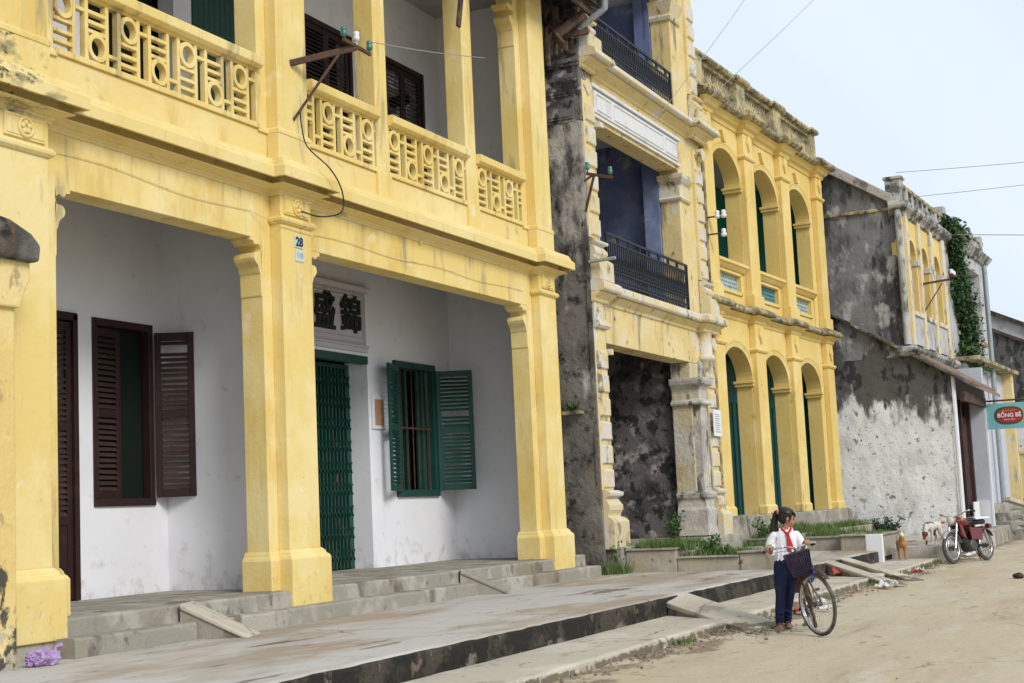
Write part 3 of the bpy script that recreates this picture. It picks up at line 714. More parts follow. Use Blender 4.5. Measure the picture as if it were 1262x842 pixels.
nt.links.new(cr.outputs[0], mx.inputs[0]); nt.links.new(sk.outputs[0], mx.inputs[6]); mx.inputs[7].default_value = (6.6, 7.4, 8.4, 1)
n2 = nt.nodes.new('ShaderNodeTexNoise'); n2.inputs['Scale'].default_value = 2.2; n2.inputs['Detail'].default_value = 6; n2.inputs['Distortion'].default_value = .6
nt.links.new(tc.outputs['Generated'], n2.inputs['Vector'])
r2 = nt.nodes.new('ShaderNodeMapRange'); r2.inputs['From Min'].default_value = .35; r2.inputs['From Max'].default_value = .68; nt.links.new(n2.outputs['Fac'], r2.inputs['Value'])
cm = nt.nodes.new('ShaderNodeMix'); cm.data_type = 'RGBA'; nt.links.new(r2.outputs[0], cm.inputs[0]); cm.inputs[6].default_value = (5.6, 6.75, 8.1, 1); cm.inputs[7].default_value = (7.0, 7.75, 8.6, 1)
nt.links.new(cm.outputs[2], mx.inputs[7])
nt.links.new(mx.outputs[2], bg.inputs[0]); bg.inputs[1].default_value = .08; nt.links.new(bg.outputs[0], ow.inputs[0])
sl = bpy.data.lights.new('sun', 'SUN'); sl.energy = 1.5; sl.angle = R(20); sl.color = (1, .95, .88)
so = bpy.data.objects.new('sun', sl); COL.objects.link(so)
d = Vector((math.cos(SUN_AZ)*math.cos(SUN_EL), math.sin(SUN_AZ)*math.cos(SUN_EL), math.sin(SUN_EL)))
so.rotation_euler = d.to_track_quat('Z', 'Y').to_euler(); so.location = (10, -5, 20)
SC.view_settings.view_transform = 'Standard'; SC.view_settings.look = 'None'; SC.view_settings.exposure = .62; SC.view_settings.gamma = 1
SC.cycles.max_bounces = 6
# ------------------------------------------------------------------ second house: narrow, three storeys, quoins and iron railings
M['pier_cream'] = mat('peeling_cream_pier', (.56, .48, .31), .95, [((.56, .54, .49), 1.6, .46, .58, .85, (1, 1, .6)), ((.42, .24, .11), 1.5, .58, .72, .7, (1, 1, .5)), ((.13, .115, .10), 3.4, .58, .68, .85, (1, 1, .4))], (14, .9, .03))
M['column_grey'] = mat('flaking_grey_column', (.46, .43, .39), .95, [((.62, .57, .48), 2, .46, .58, .85), ((.30, .17, .09), 1.6, .60, .74, .75, (1, 1, .5)), ((.10, .09, .08), 3.2, .56, .66, .9, (1, 1, .5)), ((.66, .50, .22), 1.3, .58, .66, .8)], (14, .9, .03))
h2 = thing('townhouse', 'narrow three-storey cream house with quoins, iron balconies and faded blue inner walls', 'house', (26, 9.15, .345))
FY = 9.15
# flank wall
def rough_wall_x(x, ya, yb, z0, z1, ny, nz, amp, sc, thick, seed=0, topf=None):
    """wall facing -X at x, from y=ya (street side) to yb, uneven plaster"""
    from mathutils import noise
    mb = MB(); vs = []
    for j in range(nz+1):
        for i in range(ny+1):
            y = ya+(yb-ya)*i/ny
            zt = topf(y) if topf else z1
            z = z0+(zt-z0)*j/nz
            d = amp*noise.fractal(Vector((y*sc, z*sc*.7, seed)), 1, 2, 5)
            vs.append((x-max(d, -.5*thick)*1.0, y, z))
    fs = [(j*(ny+1)+i, j*(ny+1)+i+1, (j+1)*(ny+1)+i+1, (j+1)*(ny+1)+i) for j in range(nz) for i in range(ny)]
    mb.add(vs, fs, True)
    zt = topf or (lambda y: z1)
    mb.prism([(ya, z0), (yb, z0), (yb, zt(yb)-.01), (ya, zt(ya)-.01)], 'x', x+thick*.5, x+thick)
    # close street edge and top
    mb.hexa([(x-.01, ya+.002, z0), (x+thick*.6, ya+.002, z0), (x+thick*.6, ya+.06, z0), (x-.01, ya+.06, z0),
             (x-.01, ya+.002, zt(ya)-.005), (x+thick*.6, ya+.002, zt(ya)-.005), (x+thick*.6, ya+.06, zt(ya)-.005), (x-.01, ya+.06, zt(ya)-.005)])
    return mb
build(rough_wall_x(22.80, 9.10, 13, .2, 8.0, 60, 130, .045, 1.6, .3), 'side_wall', 'mould_black', h2, fix=False)
# painted upper flank with two sunk panels
p = MB(); p.box(22.78, 23.1, 9.10, 12, 8.0, 12)
for z0, z1 in ((8.05, 8.36), (8.45, 8.84)):
    p.box(22.755, 22.78, 9.22, 9.86, z0, z1); p.box(22.74, 22.756, 9.26, 9.82, z0+.04, z1-.04)
p.box(22.72, 22.79, 9.08, 12, 9.02, 9.10); p.box(22.74, 22.79, 9.09, 12, 8.96, 9.02)
p.prism([(9.2, 9.38), (9.5, 9.18), (9.8, 9.38), (9.5, 9.56)], 'x', 22.75, 22.79)
p.box(22.66, 22.79, 9.0, 12, 9.6, 9.78)
build(p, 'side_wall', 'mould_room', h2, bevel=.008)
def quoin_pilaster(x0, x1, z0, z1, blocks_m='yellow_aged', pitch=.40, panel_z=None):
    p = MB(); p.box(x0, x1, FY-.06, FY+.35, z0, z1)
    q = MB(); z = z0+.03
    while z+pitch-.06 < z1:
        q.hexa([(x0+.03, FY-.058, z), (x1-.02, FY-.058, z), (x1-.02, FY-.058, z+pitch-.07), (x0+.03, FY-.058, z+pitch-.07),
                (x0+.055, FY-.10, z+.03), (x1-.045, FY-.10, z+.03), (x1-.045, FY-.10, z+pitch-.10), (x0+.055, FY-.10, z+pitch-.10)]); z += pitch
    o = build(p, 'quoin_pilaster', blocks_m, h2, bevel=.01)
    build(q, 'quoin_blocks', 'yellow_trim_aged', o, fix=True, bevel=.008)
    return o
def vase_base(x0, x1, z0, zt, back=.35, front=.06):
    """plinth, bulge and ring under a pilaster"""
    p = MB(); h = zt-z0
    path = [(x0, FY-front), (x1, FY-front), (x1, FY+back)]
    p.sweep([(-.05, z0), (.17, z0), (.17, z0+h*.46), (.12, z0+h*.52), (.06, z0+h*.55), (.07, z0+h*.60), (.10, z0+h*.66), (.10, z0+h*.74), (.05, z0+h*.83), (.03, z0+h*.86),
             (.11, z0+h*.90), (.12, z0+h*.96), (.04, z0+h), (-.05, z0+h)], path)
    return build(p, 'base', 'yellow_trim_aged', h2, bevel=.01)
quoin_pilaster(22.86, 23.38, 1.72, 4.45); vase_base(22.88, 23.42, .75, 1.72)
p = MB(); p.sweep([(-.02, 4.45), (.05, 4.45), (.09, 4.50), (.07, 4.56), (.02, 4.60), (.02, 4.95), (-.02, 4.95)], [(22.86, FY-.06), (23.38, FY-.06), (23.38, FY+.3)])
build(p, 'capital', 'yellow_trim_aged', h2, bevel=.01)
# storey walls: beams
p = MB(); p.box(22.86, 29.5, FY, FY+.4, 4.24, 5.02); build(p, 'front_wall', 'yellow_aged', h2, bevel=.012)
p = MB(); p.box(28.05, 29.5, FY, FY+.42, .75, 4.24); build(p, 'pier', 'pier_cream', h2, bevel=.02)
p = MB()
p.box(22.86, 23.4, FY-.02, FY+.38, .5, 4.24)
p.box(28.05, 29.5, FY+.003, FY+.42, 5.25, 12.2); p.box(22.86, 23.44, FY+.003, FY+.38, 5.25, 12.2)
p.box(23.44, 28.05, FY+.002, FY+.4, 8.15, 8.97); p.box(23.44, 28.05, FY+.002, FY+.4, 11.9, 12.5)
build(p, 'front_wall', 'yellow_aged', h2, bevel=.012)
p = MB(); p.box(28.56, 28.93, FY-.05, FY+.1, .78, 4.3); build(p, 'pilaster', 'parapet_grey', h2, bevel=.02)
# ground cornice and first balcony ledge
hp = [(22.80, FY-.08), (23.45, FY-.08), (23.45, FY), (28.62, FY), (28.62, FY-.14), (29.46, FY-.14), (29.46, FY+.3)]
p = MB(); p.sweep([(-.02, 4.88), (.03, 4.90), (.04, 4.95), (.10, 5.0), (.16, 5.05), (-.02, 5.07)], hp); build(p, 'cornice_moulding', 'yellow_aged', h2, bevel=.006)
p = MB(); p.sweep([(-.02, 5.06), (.20, 5.06), (.23, 5.10), (.22, 5.20), (.17, 5.24), (-.02, 5.25)], hp); build(p, 'cornice', 'yellow_trim_aged', h2, bevel=.015)
p = MB(); p.sweep([(-.02, 8.93), (.03, 8.95), (.04, 9.0), (.12, 9.06), (.20, 9.10), (-.02, 9.12)], hp); build(p, 'cornice_moulding', 'yellow_aged', h2, bevel=.006)
p = MB(); p.sweep([(-.02, 9.115), (.26, 9.115), (.30, 9.15), (.28, 9.24), (.2, 9.28), (-.02, 9.29)], hp); build(p, 'cornice', 'yellow_trim_aged', h2, bevel=.015)
# panelled band over first-floor opening
p = MB(); p.box(23.5, 28.0, FY-.03, FY+.01, 8.32, 8.72)
for x0, x1 in ((23.6, 24.3), (24.45, 27.1), (27.25, 27.95)):
    p.tube([(x0, FY-.032, 8.38), (x1, FY-.032, 8.38), (x1, FY-.032, 8.66), (x0, FY-.032, 8.66)], .018, 6, closed=True, smooth=False)
p.box(23.35, 28.1, FY-.07, FY, 8.74, 8.80); p.box(23.35, 28.1, FY-.05, FY, 8.22, 8.27)
build(p, 'inscription_band', 'band', h2, bevel=.006)
# upper pilasters
quoin_pilaster(22.88, 23.36, 6.0, 8.75); vase_base(22.88, 23.38, 5.26, 5.98, .3, .04)
quoin_pilaster(22.88, 23.36, 9.9, 12.1); vase_base(22.88, 23.38, 9.28, 9.9, .3, .04)
quoin_pilaster(28.95, 29.42, 1.72, 4.3); quoin_pilaster(28.95, 29.42, 6.0, 8.75); quoin_pilaster(28.95, 29.42, 9.95, 12.1)
vase_base(28.95, 29.40, .75, 1.72); vase_base(28.95, 29.40, 5.26, 5.98); vase_base(28.95, 29.40, 9.28, 9.93)
# engaged columns at the right pier
p = MB(); p.box(28.08, 28.50, 8.99, FY, 1.6, 3.44)
for k in range(3): p.box(28.13+k*.12, 28.20+k*.12, 8.975, 8.99, 1.75, 3.3)
build(p, 'column', 'column_grey', h2, bevel=.015)
p = MB(); p.sweep([(-.02, .80), (.06, .80), (.06, 1.30), (.02, 1.36), (.02, 1.5), (.07, 1.55), (.08, 1.62), (.0, 1.68), (-.02, 1.68)], [(28.04, FY+.4), (28.04, 8.99), (28.54, 8.99), (28.54, FY)]); build(p, 'base', 'column_grey', h2, bevel=.012)
p = MB(); a = [(28.02, FY+.42), (28.02, FY-.20), (28.56, FY-.20), (28.56, FY)]
p.sweep([(-.2, 3.38), (.03, 3.38), (.05, 3.42), (.03, 3.46), (-.04, 3.5), (-.04, 3.68), (-.01, 3.74), (.07, 3.79), (.09, 3.86), (.09, 3.91), (-.2, 3.95)], a)
build(p, 'capital', 'column_grey', h2, bevel=.012)
p = MB(); p.lathe([(.16, 3.95), (.155, 4.3), (.2, 4.32), (.22, 4.37), (.19, 4.42), (.16, 4.44), (.16, 4.86), (.2, 4.9)], (28.9, FY-.06, 0), 20); build(p, 'colonnette', 'yellow_trim_aged', h2)
p = MB(); a = [(28.02, FY+.42), (28.02, FY-.02), (28.6, FY-.02), (28.6, FY+.1)]
p.sweep([(-.1, 7.52), (.02, 7.53), (.05, 7.58), (.0, 7.62), (.0, 7.86), (.06, 7.92), (.10, 7.98), (.11, 8.06), (-.1, 8.10)], a)
p.sweep([(-.1, 11.3), (.02, 11.3), (.05, 11.38), (.0, 11.42), (.10, 11.7), (-.1, 11.75)], a)
build(p, 'capital', 'yellow_trim_aged', h2, bevel=.012); p = MB()
p.sweep([(-.1, 4.02), (.1, 4.02), (.1, 4.12), (-.1, 4.12)], [(23.38, FY-.04), (23.41, FY-.04), (23.41, FY+.36)])
build(p, 'capital', 'yellow_trim_aged', h2, bevel=.012); p = MB()
p.sweep([(-.1, 8.0), (.12, 8.0), (.12, 8.1), (-.1, 8.1)], [(23.38, FY-.04), (23.44, FY-.04), (23.44, FY+.36)])
build(p, 'capital', 'yellow_trim_aged', h2, bevel=.012)
p = MB()
for z in (4.66, 8.66):
    p.prism([(28.97, z), (29.18, z-.15), (29.4, z), (29.18, z+.15)], 'y', FY-.2, FY-.05)
    p.prism([(22.92, z), (23.12, z-.15), (23.32, z), (23.12, z+.15)], 'y', FY-.09, FY-.01)
build(p, 'lozenge_ornament', 'yellow_trim_aged', h2, bevel=.01)
# rooms
p = MB(); p.box(28.2, 28.5, 9.575, 14, .7, 4.9); build(p, 'room_wall', 'mould_room', h2)
p = MB(); p.box(22.9, 28.5, 14, 14.2, .5, 12.2); p.box(23.1, 28.3, 9.6, 14, 4.86, 5.0); p.box(23.1, 23.2, 9.6, 14, .7, 12); build(p, 'back_wall', 'mould_room', h2)
p = MB(); p.box(28.3, 28.5, 9.56, 14, 5.2, 12.2); p.box(27.98, 28.3, 9.578, 9.9, 5.25, 12.2); p.box(23.2, 28.3, 13, 13.1, 5.1, 12.2); build(p, 'room_wall', 'blue_wall', h2)
p = MB(); p.box(23.1, 28.3, 9.55, 13, 8.9, 9.1); p.box(23.1, 28.3, 9.55, 13, 11.9, 12.1); build(p, 'ceiling', 'ceiling', h2)
p = rough_slab(22.95, 29.9, 8.85, 14, .78, .2, seed=5); build(p, 'plinth', 'concrete', h2)
p = MB(); p.box(23.1, 28.3, 9.0, 13, 5.1, 5.2); build(p, 'floor_slab', 'concrete', h2)
p = MB(); p.box(27.6, 28.9, 8.55, 8.9, .3, .66); p.box(28.0, 29.2, 8.2, 8.56, .3, .52); build(p, 'step', 'concrete', h2, bevel=.02)
# iron railings
def railing(x0, x1, y, z0, z1, name='railing'):
    p = MB()
    p.box(x0, x1, y-.02, y+.02, z1-.03, z1+.01); p.box(x0, x1, y-.012, y+.012, z1-.15, z1-.125); p.box(x0, x1, y-.012, y+.012, z0+.05, z0+.08)
    p.box(x0, x1, y-.01, y+.01, z0+.24, z0+.26)
    n = int((x1-x0)/.105)
    for i in range(n+1):
        x = x0+(x1-x0)*i/n
        p.box(x-.009, x+.009, y-.009, y+.009, z0, z1-.13)
        if i < n:
            c = x+.0525
            p.tube([(c+.04*math.cos(t), y, z0+.16+.07*math.sin(t)) for t in [PI/4*k for k in range(8)]], .007, 4, closed=True, smooth=False)
            p.tube([(c-.035, y, z0+.28), (c+.03, y, z0+.40), (c-.03, y, z0+.55), (c, y, z1-.14)], .007, 4, smooth=False)
            p.box(c-.006, c+.006, y-.006, y+.006, z0+.26, z0+.5)
    for i in range(0, n, 5):
        x = x0+(x1-x0)*(i+.5)/n; p.box(x-.05, x-.02, y-.012, y+.012, z1-.13, z1-.03); p.box(x+.02, x+.05, y-.012, y+.012, z1-.13, z1-.03)
    for x in (x0, x1): p.box(x-.02, x+.02, y-.02, y+.02, z0, z1)
    return build(p, name, 'iron', h2)
railing(23.55, 27.93, 9.06, 5.27, 6.17); railing(23.55, 27.6, 9.06, 9.30, 10.05)
# notice paper on the pier
p = MB(); p.box(28.92, 29.42, 8.99, 9.01, 2.78, 3.32); o = build(p, 'wall_notice', 'white_paint', h2)
p = MB(); 
for i in range(9): p.box(29.0, 29.34-.03*(i % 3), 8.984, 8.992, 2.86+i*.045, 2.873+i*.045)
build(p, 'notice_lines', 'gutter', o)
p = MB(); p.tube([(29.62, FY-.03, .9), (29.6, FY-.03, 5.0), (29.66, FY-.03, 9.0)], .045, 8); build(p, 'drain_pipe', 'mould_top', h2)
# bracket
br2 = thing('wire_bracket', 'rusty T-shaped wire bracket on the corner of the cream three-storey house', 'bracket', (22.8, 9.2, 6.1))
p = MB(); p.beam((22.82, 9.22, 6.10), (22.78, 8.92, 7.0), .035, .035); p.beam((22.82, 9.28, 6.86), (22.78, 8.94, 7.02), .03, .03); build(p, 'strut', 'rust', br2)
p = MB(); p.beam((22.78, 9.05, 7.06), (22.78, 8.58, 6.93), .04, .05); build(p, 'crossbar', 'rust', br2)
for y, z in ((9.03, 7.10), (8.62, 6.97)):
    p = MB(); p.lathe([(.012, -.04), (.012, .02), (.035, .03), (.04, .08), (.028, .09), (.036, .11), (.03, .15), (.0, .16)], (22.78, y, z), 12); build(p, 'insulator', 'glass_green', br2)
p = MB(); p.tube([(22.8, 9.1, 5.55), (22.8, 8.62, 5.57)], .03, 10); o = build(p, 'drain_spout', 'gutter', h2)
# little shelf with a plant
p = MB(); p.box(22.62, 22.82, 9.32, 9.66, 3.0, 3.06); build(p, 'stone_shelf', 'mould_top', h2, bevel=.01)

# ------------------------------------------------------------------ third house: two-storey arcade
h3 = thing('arcade_house', 'yellow two-storey house with three arches on each floor and a baluster parapet', 'house', (30, 9.2, .345), R(-3))
OP = [(.30, 2.24), (2.95, 4.93), (5.62, 7.62)]
E3 = 8.55
def arch_wall(mb, x0, x1, y0, y1, z0, z1, openings, zs, b, n=20):
    """wall with arched openings (elliptic heads): front, back and soffits"""
    xs = x0
    def quad(a, b_, c, d): mb.add([a, b_, c, d], [(0, 1, 2, 3)])
    for (a, c) in openings:
        mb.box(xs, a, y0, y1, z0, z1)
        cx = (a+c)/2; ra = (c-a)/2
        pts = [(cx-ra*math.cos(PI*i/n), zs+b*math.sin(PI*i/n)) for i in range(n+1)]
        for i in range(n):
            (xa, za), (xb, zb) = pts[i], pts[i+1]
            mb.hexa([(xa, y0, za), (xb, y0, zb), (xb, y1, zb), (xa, y1, za), (xa, y0, z1), (xb, y0, z1), (xb, y1, z1), (xa, y1, z1)])
        xs = c
    mb.box(xs, x1, y0, y1, z0, z1)
def clean(o):
    me = o.data; bm = bmesh.new(); bm.from_mesh(me)
    bmesh.ops.remove_doubles(bm, verts=bm.verts, dist=.0006)
    # drop interior faces (shared twice)
    seen = {}
    for f in bm.faces: seen.setdefault(tuple(sorted(v.index for v in f.verts)), []).append(f)
    dele = [f for l in seen.values() if len(l) > 1 for f in l]
    bmesh.ops.delete(bm, geom=dele, context='FACES'); bmesh.ops.recalc_face_normals(bm, faces=bm.faces)
    bm.to_mesh(me); bm.free()
def archivolt(mb, a, c, zs, b, y, w=.10, d=.045, n=20):
    cx = (a+c)/2; ra = (c-a)/2
    for i in range(n):
        t0, t1 = PI*i/n, PI*(i+1)/n
        q = []
        for t in (t0, t1):
            q.append((cx-ra*math.cos(t), zs+b*math.sin(t)))
            q.append((cx-(ra+w)*math.cos(t), zs+(b+w)*math.sin(t)))
        (ax, az), (bx, bz), (dx, dz), (ex, ez) = q
        mb.hexa([(ax, y-d*.6, az), (dx, y-d*.6, dz), (ex, y-d, ez), (bx, y-d, bz), (ax, y+.002, az), (dx, y+.002, dz), (ex, y+.002, ez), (bx, y+.002, bz)])
DP = .36
for z0, z1, zs in ((.78, 5.2, 3.76), (5.3, 9.65, 8.2)):
    p = MB(); arch_wall(p, -.45, E3, 0, DP, z0, z1, OP, zs, .70)
    o = build(p, 'arcade_wall', 'yellow_b3', h3, local=True); clean(o)
    for k, (a, c) in enumerate(((-.35, .2), (2.27, 2.91), (4.96, 5.59), (7.95, 8.5))):
        p = MB(); p.box(a, c, -.15, .0, z0, z1-.06)
        if z0 < 2: p.sweep([(0, .78), (.04, .78), (.04, .95), (.0, 1.0)], [(a, 0), (a, -.15), (c, -.15), (c, 0)])
        else: p.box(a-.03, c+.03, -.2, 0, 5.3, 5.72)
        p.sweep([(0, z1-.80), (.03, z1-.79), (.06, z1-.74), (.04, z1-.70), (0, z1-.69)], [(a, 0), (a, -.15), (c, -.15), (c, 0)])
        pl = build(p, 'pilaster', 'yellow_b3', h3, local=True, bevel=.015)
        q = MB(); cx = (a+c)/2; q.prism([(cx-.12, z1-.4), (cx, z1-.6), (cx+.12, z1-.4), (cx+.07, z1-.22), (cx-.07, z1-.22)], 'y', -.20, -.15)
        q.tube([(cx+.07*math.cos(t), -.19, z1-.36+.1*math.sin(t)) for t in [PI/4*i for i in range(8)]], .02, 5, closed=True)
        build(q, 'ornament', 'yellow_b3', pl, local=True, bevel=.008)
    for a, c in OP:
        p = MB(); archivolt(p, a, c, zs, .70, 0); archivolt(p, a-.1, c+.1, zs, .80, -.03, .03, .03)
        cx = (a+c)/2
        if z0 > 2: p.prism([(cx-.16, zs+1.04), (cx-.2, zs+1.1), (cx+.2, zs+1.1), (cx+.16, zs+1.04), (cx+.06, zs+.86), (cx-.06, zs+.86)], 'y', -.08, 0)
        build(p, 'arch_moulding', 'yellow_b3', h3, local=True)
        for xx, sg in ((a, 1), (c, -1)):
            q = MB(); x1_ = xx-sg*.02 ; x2_ = xx+sg*.07
            q.box(min(x1_, x2_), max(x1_, x2_), -.06, DP+.03, zs-.12, zs+.0); q.box(min(x1_, xx+sg*.10), max(x1_, xx+sg*.10), -.08, DP+.05, zs-.05, zs+.01)
            build(q, 'impost', 'yellow_b3', h3, local=True, bevel=.012)
# pairs of upper balustrades
for k, (a, c) in enumerate(OP):
    p = MB()
    p.box(a-.05, a+.28, .04, .26, 5.3, 6.2); p.box(c-.28, c+.05, .04, .26, 5.3, 6.2); p.box(a+.28, c-.28, .04, .26, 5.3, 5.74); p.box(a+.28, c-.28, .04, .26, 6.10, 6.2)
    p.sweep([(0, 6.18), (.05, 6.19), (.10, 6.24), (.12, 6.27), (.16, 6.29), (.16, 6.36), (-.3, 6.37), (-.3, 6.18)], [(a, .04), (c, .04)])
    p.box(a+.2, a+.28, -.0, .04, 5.66, 6.16); p.box(c-.28, c-.2, -.0, .04, 5.66, 6.16); p.box(a+.2, c-.2, 0, .041, 5.66, 5.735); p.box(a+.2, c-.2, 0, .041, 6.1, 6.16)
    pb = build(p, 'balustrade', 'yellow_b3', h3, local=True, bevel=.01)
    q = MB(); n = 11; x0, x1 = a+.28, c-.28; w = (x1-x0)/n
    for i in range(n):
        for (u, v) in (((x0+i*w, 5.74), (x0+(i+1)*w, 5.92)), ((x0+(i+1)*w, 5.74), (x0+i*w, 5.92)), ((x0+i*w, 5.92), (x0+(i+1)*w, 6.10)), ((x0+(i+1)*w, 5.92), (x0+i*w, 6.10))):
            q.beam((u[0], .12, u[1]), (v[0], .12, v[1]), .05, .035, (0, 1, 0))
    build(q, 'lattice', 'lattice_teal' if k == 1 else 'lattice_pale', pb, local=True)
# cornices
pp = [(-.45, 0), (-.35, 0), (-.35, -.15), (.2, -.15), (.2, 0), (2.25, 0), (2.25, -.15), (2.93, -.15), (2.93, 0), (4.94, 0), (4.94, -.15), (5.61, -.15), (5.61, 0), (7.93, 0), (7.93, -.15), (8.52, -.15), (8.52, .3)]
p = MB(); p.sweep([(-.02, 5.05), (.02, 5.06), (.04, 5.12), (.12, 5.18), (.16, 5.22), (-.02, 5.24)], pp); build(p, 'cornice_moulding', 'yellow_b3', h3, local=True, bevel=.006)
p = MB(); p.sweep([(-.02, 5.235), (.22, 5.235), (.25, 5.28), (.2, 5.36), (.05, 5.44), (-.02, 5.46)], pp); build(p, 'cornice', 'mould_top', h3, local=True, bevel=.015)
p = MB(); p.sweep([(-.02, 9.45), (.03, 9.46), (.05, 9.54), (.12, 9.58), (.17, 9.66), (.22, 9.69), (-.02, 9.70)], pp); build(p, 'cornice_moulding', 'yellow_b3', h3, local=True, bevel=.006)
p = MB(); p.sweep([(-.02, 9.695), (.27, 9.695), (.34, 9.76), (.33, 9.85), (.24, 9.90), (.1, 9.96), (-.02, 9.98)], pp); build(p, 'cornice', 'mould_top', h3, local=True, bevel=.02)
# parapet
p = MB(); p.box(-.45, E3, .02, .26, 9.97, 10.14); p.box(-.45, E3, .02, .26, 10.62, 10.70)
for a, c in ((-.4, .1), (2.3, 2.9), (5.0, 5.6), (8.15, 8.53)): p.box(a, c, -.05, .3, 9.96, 10.72)
x = .16
while x < 8.1:
    if not any(a-.06 < x < c+.06 for a, c in ((2.3, 2.9), (5.0, 5.6))):
        p.lathe([(.045, 10.14), (.05, 10.2), (.03, 10.25), (.055, 10.36), (.03, 10.5), (.045, 10.56), (.045, 10.62)], (x, .14, 0), 8)
    x += .155
build(p, 'parapet', 'parapet', h3, local=True)
p = MB(); p.sweep([(-.33, 10.70), (.08, 10.70), (.12, 10.75), (.10, 10.82), (-.30, 10.85)], [(-.45, .02), (2.28, .02), (2.28, -.05), (2.92, -.05), (2.92, .02), (4.98, .02), (4.98, -.05), (5.62, -.05), (5.62, .02), (8.13, .02), (8.13, -.05), (8.57, -.05)])
build(p, 'coping', 'mould_top', h3, local=True, bevel=.015)
# interior
p = MB(); p.box(-.45, E3, 2.3, 2.5, .7, 9.8); p.box(E3-.25, E3-.02, DP, 2.4, .7, 9.7); p.box(-.45, -.3, DP, 2.4, .7, 9.7); build(p, 'veranda_wall', 'teal', h3, local=True)
p = MB(); p.box(-.45, E3, DP, 2.4, 5.0, 5.2); p.box(-.45, E3, DP, 2.4, 9.4, 9.6); build(p, 'ceiling', 'ceiling', h3, local=True)
p = MB()
for a, b in ((.2, 1.3), (2.0, 3.4), (4.2, 5.2), (6.2, 7.6)): p.box(a, b, 2.25, 2.31, .78, 3.4 if a < 1 else 3.2)
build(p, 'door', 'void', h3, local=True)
for a, c, m in ((.30, 2.24, 'navy_door'), (2.95, 4.93, 'teal_dark'), (5.62, 7.62, 'teal_dark')):
    p = MB(); p.box(a, c, 1.0, 1.05, .78, 1.55); p.box(a+.02, c-.02, 1.003, 1.04, 1.55, 3.4)
    if m == 'teal_dark': p.box(a, c, .995, 1.055, 3.4, 4.4)
    for i in range(7): p.box(a+.05+i*(c-a-.1)/6-.015, a+.05+i*(c-a-.1)/6+.015, .97, 1.0, .78, 3.4)
    build(p, 'shutter_door', m, h3, local=True)
for a, b in ((1.2, 1.9), (3.6, 4.3), (6.4, 7.1)):
    p = MB(); p.box(a, b, 2.26, 2.32, 5.3, 7.3); build(p, 'upper_door', 'door_dark', h3, local=True)
p = rough_slab(-.5, 8.9, -.25, 2.5, .78, .2, seed=31); build(p, 'plinth', 'concrete', h3, local=True)
p = MB(); p.box(-.45, E3, .5, 6, 9.9, 10.0); p.box(-.45, E3, 2.5, 6, .7, 9.9); p.box(E3-.3, E3-.001, 2.5, 6, .7, 9.9); build(p, 'rear_block', 'mould_grey', h3, local=True)
# ceramic insulators near its left corner
br3 = thing('insulator_rack', 'pair of white ceramic insulators at the left corner of the arcade house', 'insulator rack', (29.7, 8.95, 7.4))
p = MB(); p.beam((29.62, 9.1, 7.42), (29.62, 8.7, 7.42), .03, .03); p.beam((29.62, 9.1, 7.05), (29.62, 8.75, 7.05), .03, .03); build(p, 'arm', 'rust', br3)
for y, z in ((8.72, 7.44), (8.86, 7.44), (8.74, 7.04)):
    p = MB(); p.lathe([(.02, -.07), (.06, -.05), (.065, .0), (.035, .02), (.055, .05), (.04, .10), (0, .11)], (29.62, y, z), 12); build(p, 'insulator', 'ceramic', br3)

# ------------------------------------------------------------------ fourth house: lean-to flank, white and mouldy, small yellow upper storey
h4 = thing('corner_shophouse', 'mouldy white-flanked shophouse with three small yellow arches upstairs and dark doors below', 'house', (39.2, 5.77, .4))
def lt(y): return 4.43+(y-5.77)*(6.19-4.43)/(8.63-5.77)
build(rough_wall_x(39.2, 5.77, 10.8, .2, 6, 90, 110, .03, 1.4, .35, 7, topf=lambda y: min(lt(y), 7.4)), 'side_wall', 'white_flank', h4, fix=False)
p = MB(); p.box(39.17, 39.5, 5.72, 5.768, .3, 4.40); build(p, 'lit_wall_edge', 'white_paint', h4)  # white strip paints in the lit street edge of the flank
p = MB(); p.box(43.45, 43.60, 5.52, 5.56, .3, 4.15); build(p, 'lit_wall_edge', 'white_paint', h4)  # lit end of the far wall, its brightness put into a whiter strip
p = MB(); p.box(43.45, 43.8, 5.56, 9, .3, 4.9); build(p, 'far_party_wall', 'grey_paint', h4)
# upper flank with gable
build(rough_wall_x(39.2, 6.72, 11, 5.0, 8.95, 60, 70, .035, 1.5, .35, 3), 'upper_side_wall', 'mould_grey', h4, fix=False)
def rl(y): return 9.17+(y-7.0)*(10.31-9.17)/(8.78-7.0)
p = MB(); p.prism([(6.75, 8.94), (11, 8.94), (11, rl(11)-.05), (7.0, rl(7.0)-.05)], 'x', 39.22, 39.5); build(p, 'gable', 'mould_grey', h4)
p = MB(); p.box(39.12, 39.5, 6.75, 11, 8.90, 8.985); build(p, 'string_course', 'mould_top', h4, bevel=.02)
p = MB(); p.prism([(6.9, rl(6.9)-.06), (11, rl(11)-.06), (11, rl(11)+.30), (6.9, rl(6.9)+.2)], 'x', 39.03, 39.55); p.prism([(7.4, rl(7.4)), (16, rl(11)), (16, rl(11)+.1), (7.4, rl(7.4)+.1)], 'x', 39.55, 45.1)
build(p, 'roof', 'mould_black', h4, bevel=.02)
p = MB(); p.tube([(39.12, 6.78, 5.3), (39.08, 6.78, 9.0)], .09, 8); build(p, 'drain_pipe', 'grey_facade', h4)
